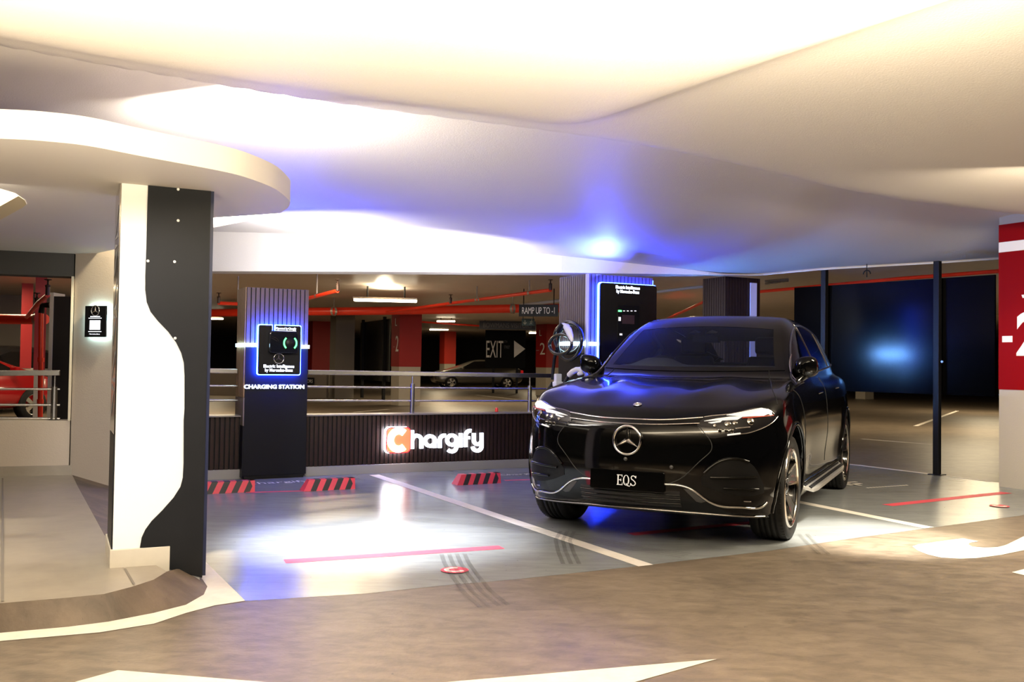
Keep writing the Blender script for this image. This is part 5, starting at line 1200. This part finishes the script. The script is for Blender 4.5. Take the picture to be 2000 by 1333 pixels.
hang_sign('hanging_sign', 'dim dark hanging sign for visitors above the EXIT board', 936, 1046, 628.5, 643.5, 34, 'BOWMANS VISITORS', .55, mat('sign_dim', (.016, .016, .016), .5), M_signd)
t, c, w, h, R, N = hang_sign('exit_sign', 'small dark green sign with an arrow and a running figure', 1019, 1044, 623, 636.5, 30, None, .5, mat('sign_green', (.012, .035, .022), .4), M_sign)
M_pic = mat('pictogram', (.30, .32, .26), .5)
mb = MB(); q = c+N*.035-R*(w*.25); mb.ribbon([(0, h*.3), (0, -h*.3)], h*.12, q, R, Z_, .003); mb.ribbon([(-h*.22, -h*.05), (0, -h*.32), (h*.22, -h*.05)], h*.12, q, R, Z_, .003); obj('arrow', mb, M_pic, t)
mb = MB(); q = c+N*.035+R*(w*.25)
for P in ([(0, h*.15), (-h*.05, -h*.08), (h*.12, -h*.3)], [(-h*.05, -h*.08), (-h*.22, -h*.3)], [(-h*.2, h*.02), (0, h*.14), (h*.2, -h*.0)]): mb.ribbon(P, h*.10, q, R, Z_, .003)
mb.lathe([(0, .004), (h*.09, .003), (h*.09, 0)], q+R*(h*.06)+Z_*(h*.3), N, 12); obj('running_figure', mb, M_pic, t)
t, c, w, h, R, N = hang_sign('exit_board', 'black EXIT board with a white arrow on two posts', 947, 1027, 646, 719, 39, None, .5, mat('exit_black', (.004, .004, .004), .6, spec=.1), M_sign, drop=False)
mb = MB(); a = at_y(949.5, 698.5, 38.96); b = at_y(983, 666, 38.96); mb.text('EXIT', a, R, Z_, b.z-a.z, .004, b.x-a.x, 'LEFT'); obj('exit_lettering', mb, M_sign, t)
mb = MB(); a = at_y(984.5, 670, 38.96); mb.text('5TH', a, R, Z_, .1, .004, .13, 'LEFT'); a = at_y(984.5, 681, 38.96); mb.text('STREET', a, R, Z_, .12, .004, .25, 'LEFT'); obj('street_lettering', mb, M_signd, t)
mb = MB(); P = [at_y(x, y, 38.965) for x, y in ((1004, 665.5), (1004, 699), (1026, 682))]; mb.prism(P, (0, -.006, 0)); obj('arrow', mb, M_sign, t)
for px in (964, 1010): p = fp(px, 39.06); mb = MB(); mb.box(p+Z_*.62, (.10, .06, 1.24)); obj('post', mb, M_matte, t)
hang_sign('hanging_sign', 'dark sign beginning OF beside the red column edge', 1936, 2010, 588, 614, 26, 'OFFICES', .6, M_black, M_sign, tw=.8)
# tube lamps
def tube_lamp(x0, x1, py, Y, label, tilt=0., w=24):
    a = at_y(x0, py, Y); b = at_y(x1, py+tilt, Y); c = (a+b)/2; d = (b-a).normalized(); L = (b-a).length
    t = thing('tube_lamp', label, 'lamp', c, None); n = d.cross(Z_); up = n.cross(d)
    mb = MB(); mb.box(c+up*.045, (L*1.0, .13, .035), (d, n, up)); obj('housing', mb, M_cream, t)
    mb = MB(); mb.box(c, (L*.98, .10, .055), (d, n, up)); obj('diffuser', mb, M_tube, t, bevel=.015)
    for k in (-.28, .3): mb = MB(); q = c+d*(L*k)+up*.06; mb.tube([q, Vector((q.x, q.y, FC))], .02, 6); obj('bracket', mb, M_matte, t)
    lamp('tube_glow', 'AREA', c+up*.15, c+up*2, w*1.3, (1, .84, .60), L, .2)
    lamp('tube_glow', 'AREA', c-up*.05, c-up*2, w, (1, .80, .50), L, .15)
tube_lamp(690, 815, 586, 19.5, 'long bright tube lamp hanging above the red main pipe', 3, 60)
tube_lamp(853, 889, 628, 33, 'tube lamp over the small red column, upper of two', 0, 60)
tube_lamp(839, 876, 644.5, 44, 'tube lamp over the small red column, lower of two', 0, 90)
tube_lamp(398, 436, 623, 32, 'tube lamp between the pillar and the slim cabinet', 0, 50)
tube_lamp(1033, 1047, 651, 46, 'short tube lamp between the EXIT board and the marked column', 0, 60)
tube_lamp(1940, 1990, 562, 21, 'tube lamp between the black board and the red column', 3, 40)
# added fill lights that brighten the deck floor, columns and lettering
for x, y in ((9.5, 19), (4.5, 21), (14, 27), (-8.5, 16), (-12, 24), (8, 33), (-6.5, 21), (-1.5, 29), (-11, 19), (-3, 15)):
    lamp('deck_fill', 'AREA', (x, y, 2.78), (x, y, 0), 170 if x > -8 else 60, (1, .80, .50), 1.3, .15)
# sprinkler pipes
def pipe(name, pts, r, label, group=None, heads=(), clamps=(), m=None):
    P = [at_y(*p) for p in pts]; t = thing(name, label, 'pipe', P[0], group); mb = MB()
    Q = []
    for i, p in enumerate(P):
        if 0 < i < len(P)-1: a = p+(P[i-1]-p).normalized()*r*1.6; b = p+(P[i+1]-p).normalized()*r*1.6; Q += [a, p*.5+(a+b)*.25, b]
        else: Q.append(p)
    mb.tube(Q, r, 10); obj('run', mb, m or M_redpipe, t)
    for f in heads:
        q = P[-1] if f == 1 else P[0]+(P[-1]-P[0])*f; mb = MB(); mb.tube([q, q+Z_*.10], r*.9, 8); mb.lathe([(0, .0), (.03, .0), (.035, .02), (.012, .03), (.012, .08), (.045, .085), (.045, .095)], q+Z_*.10, Z_, 10); obj('sprinkler', mb, mat('sprinkler_dark', (.05, .03, .025), .4, metal=.6), t)
    for f in clamps:
        q = P[0]+(P[-1]-P[0])*f; mb = MB(); d = (P[-1]-P[0]).normalized(); mb.lathe([(r*1.12, -.03), (r*1.12, .03)], q, d, 14); mb.tube([q+Z_*r, Vector((q.x, q.y, FC+.02))], .014, 6); obj('hanger', mb, mat('hanger_grey', (.35, .32, .28), .4, metal=.6), t)
    return t
pipe('main_pipe', [(380, 612, 24.6), (600, 609, 23.6), (760, 607.5, 23), (1012, 603, 21.8), (1110, 602, 21)], .105, 'thick bright red sprinkler main crossing under the far ceiling', clamps=(.41, .87))
pipe('branch_pipe', [(755, 610, 22.6), (900, 590, 20), (1075, 567, 17)], .035, 'thin red branch pipe rising past the long tube lamp toward the wide cabinet', 'sprinkler branches', heads=(.46, 1), clamps=(.62, .9))
pipe('branch_pipe', [(560, 592, 17.5), (604, 582.5, 16.6), (659, 568.5, 15.6)], .035, 'thin red branch pipe ending between the slim cabinet top and the long tube lamp', 'sprinkler branches', heads=(1,), clamps=(.62,))
pipe('branch_pipe', [(500, 596, 18), (464, 594, 17.6), (427, 592.5, 17.2)], .035, 'thin red branch pipe ending between the pillar and the slim cabinet top', 'sprinkler branches', heads=(1,), clamps=(.5,))
pipe('branch_pipe', [(805, 628, 34.2), (900, 634.5, 34.2), (940, 637, 34.6)], .035, 'thin orange red pipe under the tube lamp beside the visitors sign', 'sprinkler branches')
pipe('main_pipe', [(1255, 646, 26), (1400, 578, 17), (1560, 563, 15.4), (1752, 545, 13.6), (1952, 530, 12.1)], .028, 'red pipe running along the top of the black board', heads=())
mb = MB(); P = [at_y(x, y, 16.5) for x, y in ((1270, 572), (1345, 563), (1420, 556))]; mb.tube(P, .028, 8); solo('conduit', mb, mat('conduit_cream', (.42, .36, .28), .35), 'pale conduit on the ceiling between the wide and the back cabinet', 'conduit')
mb = MB(); P = [at_y(x, y, 14.5) for x, y in ((1494, 550), (1540, 546))]; mb.tube(P, .022, 8); Q = [at_y(x, y, 14.5) for x, y in ((1494, 555), (1540, 549))]; mb.tube(Q, .015, 8); solo('conduit', mb, M_steel, 'shiny metal conduit stub between back cabinet top and hung board', 'conduit')
mb = MB(); P = [at_y(x, y, 20) for x, y in ((1015, 597), (1100, 587))]; mb.tube(P, .04, 8); solo('conduit', mb, mat('conduit_cream', ()), 'pale conduit above the ramp sign', 'conduit')
mb = MB(); q = hit(970, 806, RP, wnn); mb.lathe([(0, .05), (.012, .05), (.02, .035), (.02, 0)], Vector((q.x, q.y, WH+.01)), Z_, 12); solo('red_cap', mb, mat('cap_red', (.75, .03, .02), .4), 'small red cap on top of the slatted low wall', 'cap')
# floor lines of the far deck
for a, b, lab in (((1682, 858), (1820, 869), 'thin white floor line behind the black board pole'), ((1788, 833), (1870, 803), 'pale floor line slanting away under the black board'), ((930, 772), (1010, 781), 'pale floor line behind the railing post'), ((760, 800), (690, 806), 'pale floor line behind the slatted wall top')):
    line('deck_line', at_z(*a), at_z(*b), .10, M_roadw, lab, 'deck lines')
# ---- parked cars
def parked_car(o, heading, paint, label, hatch=False):
    """far car: body lofted along its length, with glass, wheels, lamps"""
    t = thing('parked_car', label, 'car', o, None, heading)
    L, Wd = 2.2, .88
    xs_ = [-2.2, -2.12, -1.75, -1.2, -.6, .1, .8, 1.5, 1.95, 2.15, 2.2]
    bot = [.45, .30, .25, .22, .22, .22, .22, .22, .25, .32, .5]
    belt = [.75, .95, 1.00, .98, .96, .95, .93, .88, .80, .70, .6] if not hatch else [.75, 1.0, 1.05, 1.02, 1.0, .98, .95, .90, .80, .70, .6]
    top = [.78, .99, 1.06, 1.30, 1.42, 1.44, 1.12, .93, .84, .73, .62] if not hatch else [.8, 1.2, 1.40, 1.48, 1.5, 1.48, 1.18, .95, .84, .73, .62]
    hw = [.62, .80, .86, .88, .88, .88, .88, .86, .80, .70, .58]
    G = []
    for x, b, m_, tp, w in zip(xs_, bot, belt, top, hw):
        cab = tp-m_; ww = w-.22*min(1, cab/.4)
        half = [(0, b), (w*.8, b), (w, b+.12), (w, (b+m_)/2), (w*.96, m_), (ww, m_+(tp-m_)*.85), (ww*.75, tp), (0, tp+.02)]
        ring = [Vector((x, y, z)) for y, z in half]+[Vector((x, -y, z)) for y, z in half[-2:0:-1]]; G.append(ring)
    mb = MB(); mb.grid(G, close=True); mb.add(G[0], [tuple(range(len(G[0])))[::-1]]); mb.add(G[-1], [tuple(range(len(G[-1])))])
    bd_ = obj('body', mb, paint, t, local=True); sm = bd_.modifiers.new('round', 'SUBSURF'); sm.levels = 2; sm.render_levels = 2
    gl = mat('far_car_glass', (.006, .006, .007), .06)
    for s in (1, -1):
        mb = MB(); P = [(-1.75, .83*s, 1.06), (1.0, .85*s, .97), (.25, .70*s, 1.34), (-.9, .70*s, 1.36)]; mb.prism([(x, y+.012*s, z) for x, y, z in (P if s < 0 else P[::-1])], (0, -.02*s, 0)); obj('side_window', mb, gl, t, local=True)
        for xa in (-1.35, 1.38):
            wl_ = bpy.data.objects.new('wheel', None); COL.objects.link(wl_); wl_.parent = t; wl_.location = (xa, s*.80, .32); ORIG[wl_.name] = Vector((0, 0, 0))
            mb = MB(); mb.lathe([(.20, .10), (.30, .10), (.32, .07), (.32, -.08), (.2, -.1)], (0, 0, 0), (0, s, 0), 24); obj('tyre', mb, M_tyre, wl_, local=True)
            mb = MB()
            for k in range(5):
                a = 2*math.pi*k/5; u = Vector((math.cos(a), 0, math.sin(a))); v = Vector((-u.z, 0, u.x)); mb.add([u*.03-v*.03+Vector((0, s*.1, 0)), u*.03+v*.03+Vector((0, s*.1, 0)), u*.2+v*.045+Vector((0, s*.095, 0)), u*.2-v*.045+Vector((0, s*.095, 0))], [(0, 1, 2, 3)])
            mb.lathe([(.19, .09), (.205, .1), (.21, .08)], (0, 0, 0), (0, s, 0), 24); obj('rim', mb, M_steel, wl_, local=True)
        mb = MB(); mb.box((2.08, .60*s, .68), (.14, .28, .12)); obj('headlight', mb, mat('far_lamp', (.7, .7, .7), .1, metal=.8), t, local=True, bevel=.02)
        mb = MB(); mb.box((-2.12, .62*s, .86), (.14, .34, .14)); obj('tail_lamp', mb, mat('tail_red', (.5, .01, .01), .15, emit=(1, .02, .02), power=.25), t, local=True, bevel=.03)
        mb = MB(); mb.box((.85, .98*s, 1.0), (.1, .18, .12)); obj('side_mirror', mb, paint, t, local=True, bevel=.03)
    mb = MB(); mb.add([(-1.98, -.62, 1.03), (-1.98, .62, 1.03), (-1.25, .52, 1.34), (-1.25, -.52, 1.34)], [(0, 1, 2, 3)]) if not hatch else mb.add([(-2.14, -.62, 1.06), (-2.14, .62, 1.06), (-1.93, .52, 1.36), (-1.93, -.52, 1.36)], [(0, 1, 2, 3)])
    obj('rear_window', mb, gl, t, local=True)
    return t
parked_car(fp(930, 45), R_(195), mat('silver_grey_paint', (.16, .15, .13), .25, metal=.6, coat=.6), 'silver grey car parked far behind the small red column')
parked_car(fp(-125, 17.0), R_(70), mat('red_car_paint', (.34, .006, .008), .15, coat=.8), 'bright red car seen through the wall opening behind the railing', True)
parked_car(fp(55, 21.5), R_(62), mat('dark_car_paint', (.012, .012, .014), .2, coat=.7), 'dark car beyond the red car in the wall opening', True)
# ---- seen through the opening in the left wall
t, o = far_column(40, 20, .2, 'slim red column at the back of the wall opening', red=(1.0, 2.85), text=False)
t, o = far_column(67, 14.3, .14, 'red and cream column behind the railing in the wall opening', red=(1.05, 2.85), text=False, d=.4)
P = [at_y(x, y, 13) for x, y in ((98, 596.5), (83, 597), (80.5, 612), (79.5, 700), (78.5, 815))]
t = thing('standpipe', 'red upright pipe with a black elbow in the wall opening', 'pipe', P[-1])
mb = MB(); mb.tube(P[2:], .034, 10); obj('upright', mb, M_redpipe, t); mb = MB(); mb.tube(P[:3], .042, 10); obj('elbow', mb, M_black, t)
for k in (.45, .85): q = P[2]+(P[4]-P[2])*k; mb = MB(); mb.lathe([(.045, -.03), (.045, .03)], q, Z_, 12); obj('collar', mb, M_redpipe, t)
pipe('main_pipe', [(-60, 623, 15.5), (40, 624, 15.3), (88, 624, 15.0)], .085, 'thick red pipe crossing the top of the wall opening', clamps=(.9,))
pipe('branch_pipe', [(52, 620, 14.9), (75, 592, 12.5), (93, 577, 11.2)], .03, 'thin brown red pipe slanting up to a sprinkler in the wall opening', 'sprinkler branches', heads=(.55, 1))
o = fp(100, 12.5); mb = MB(); mb.box(o+Z_*1.04+Vector((.3, .2, 0)), (.62, .3, 2.08)); t = thing('duct_cupboard', 'tall black cupboard with a cream side in the wall opening', 'cupboard', o); obj('carcass', mb, mat('cupboard_black', (.012, .008, .006), .6), t)
mb = MB(); mb.box(o+Z_*1.065+Vector((-.035, .2, 0)), (.05, .32, 2.13)); obj('side_board', mb, M_cream, t)
mb = MB(); mb.box(fp(0, 24)+Z_*1.0, (9, .2, 2.0)); mb.box(fp(0, 24)+Z_*2.45, (9, .2, .9)); struct('wall_side', mb, mat('far_cream_wall', (.36, .31, .24), .7))
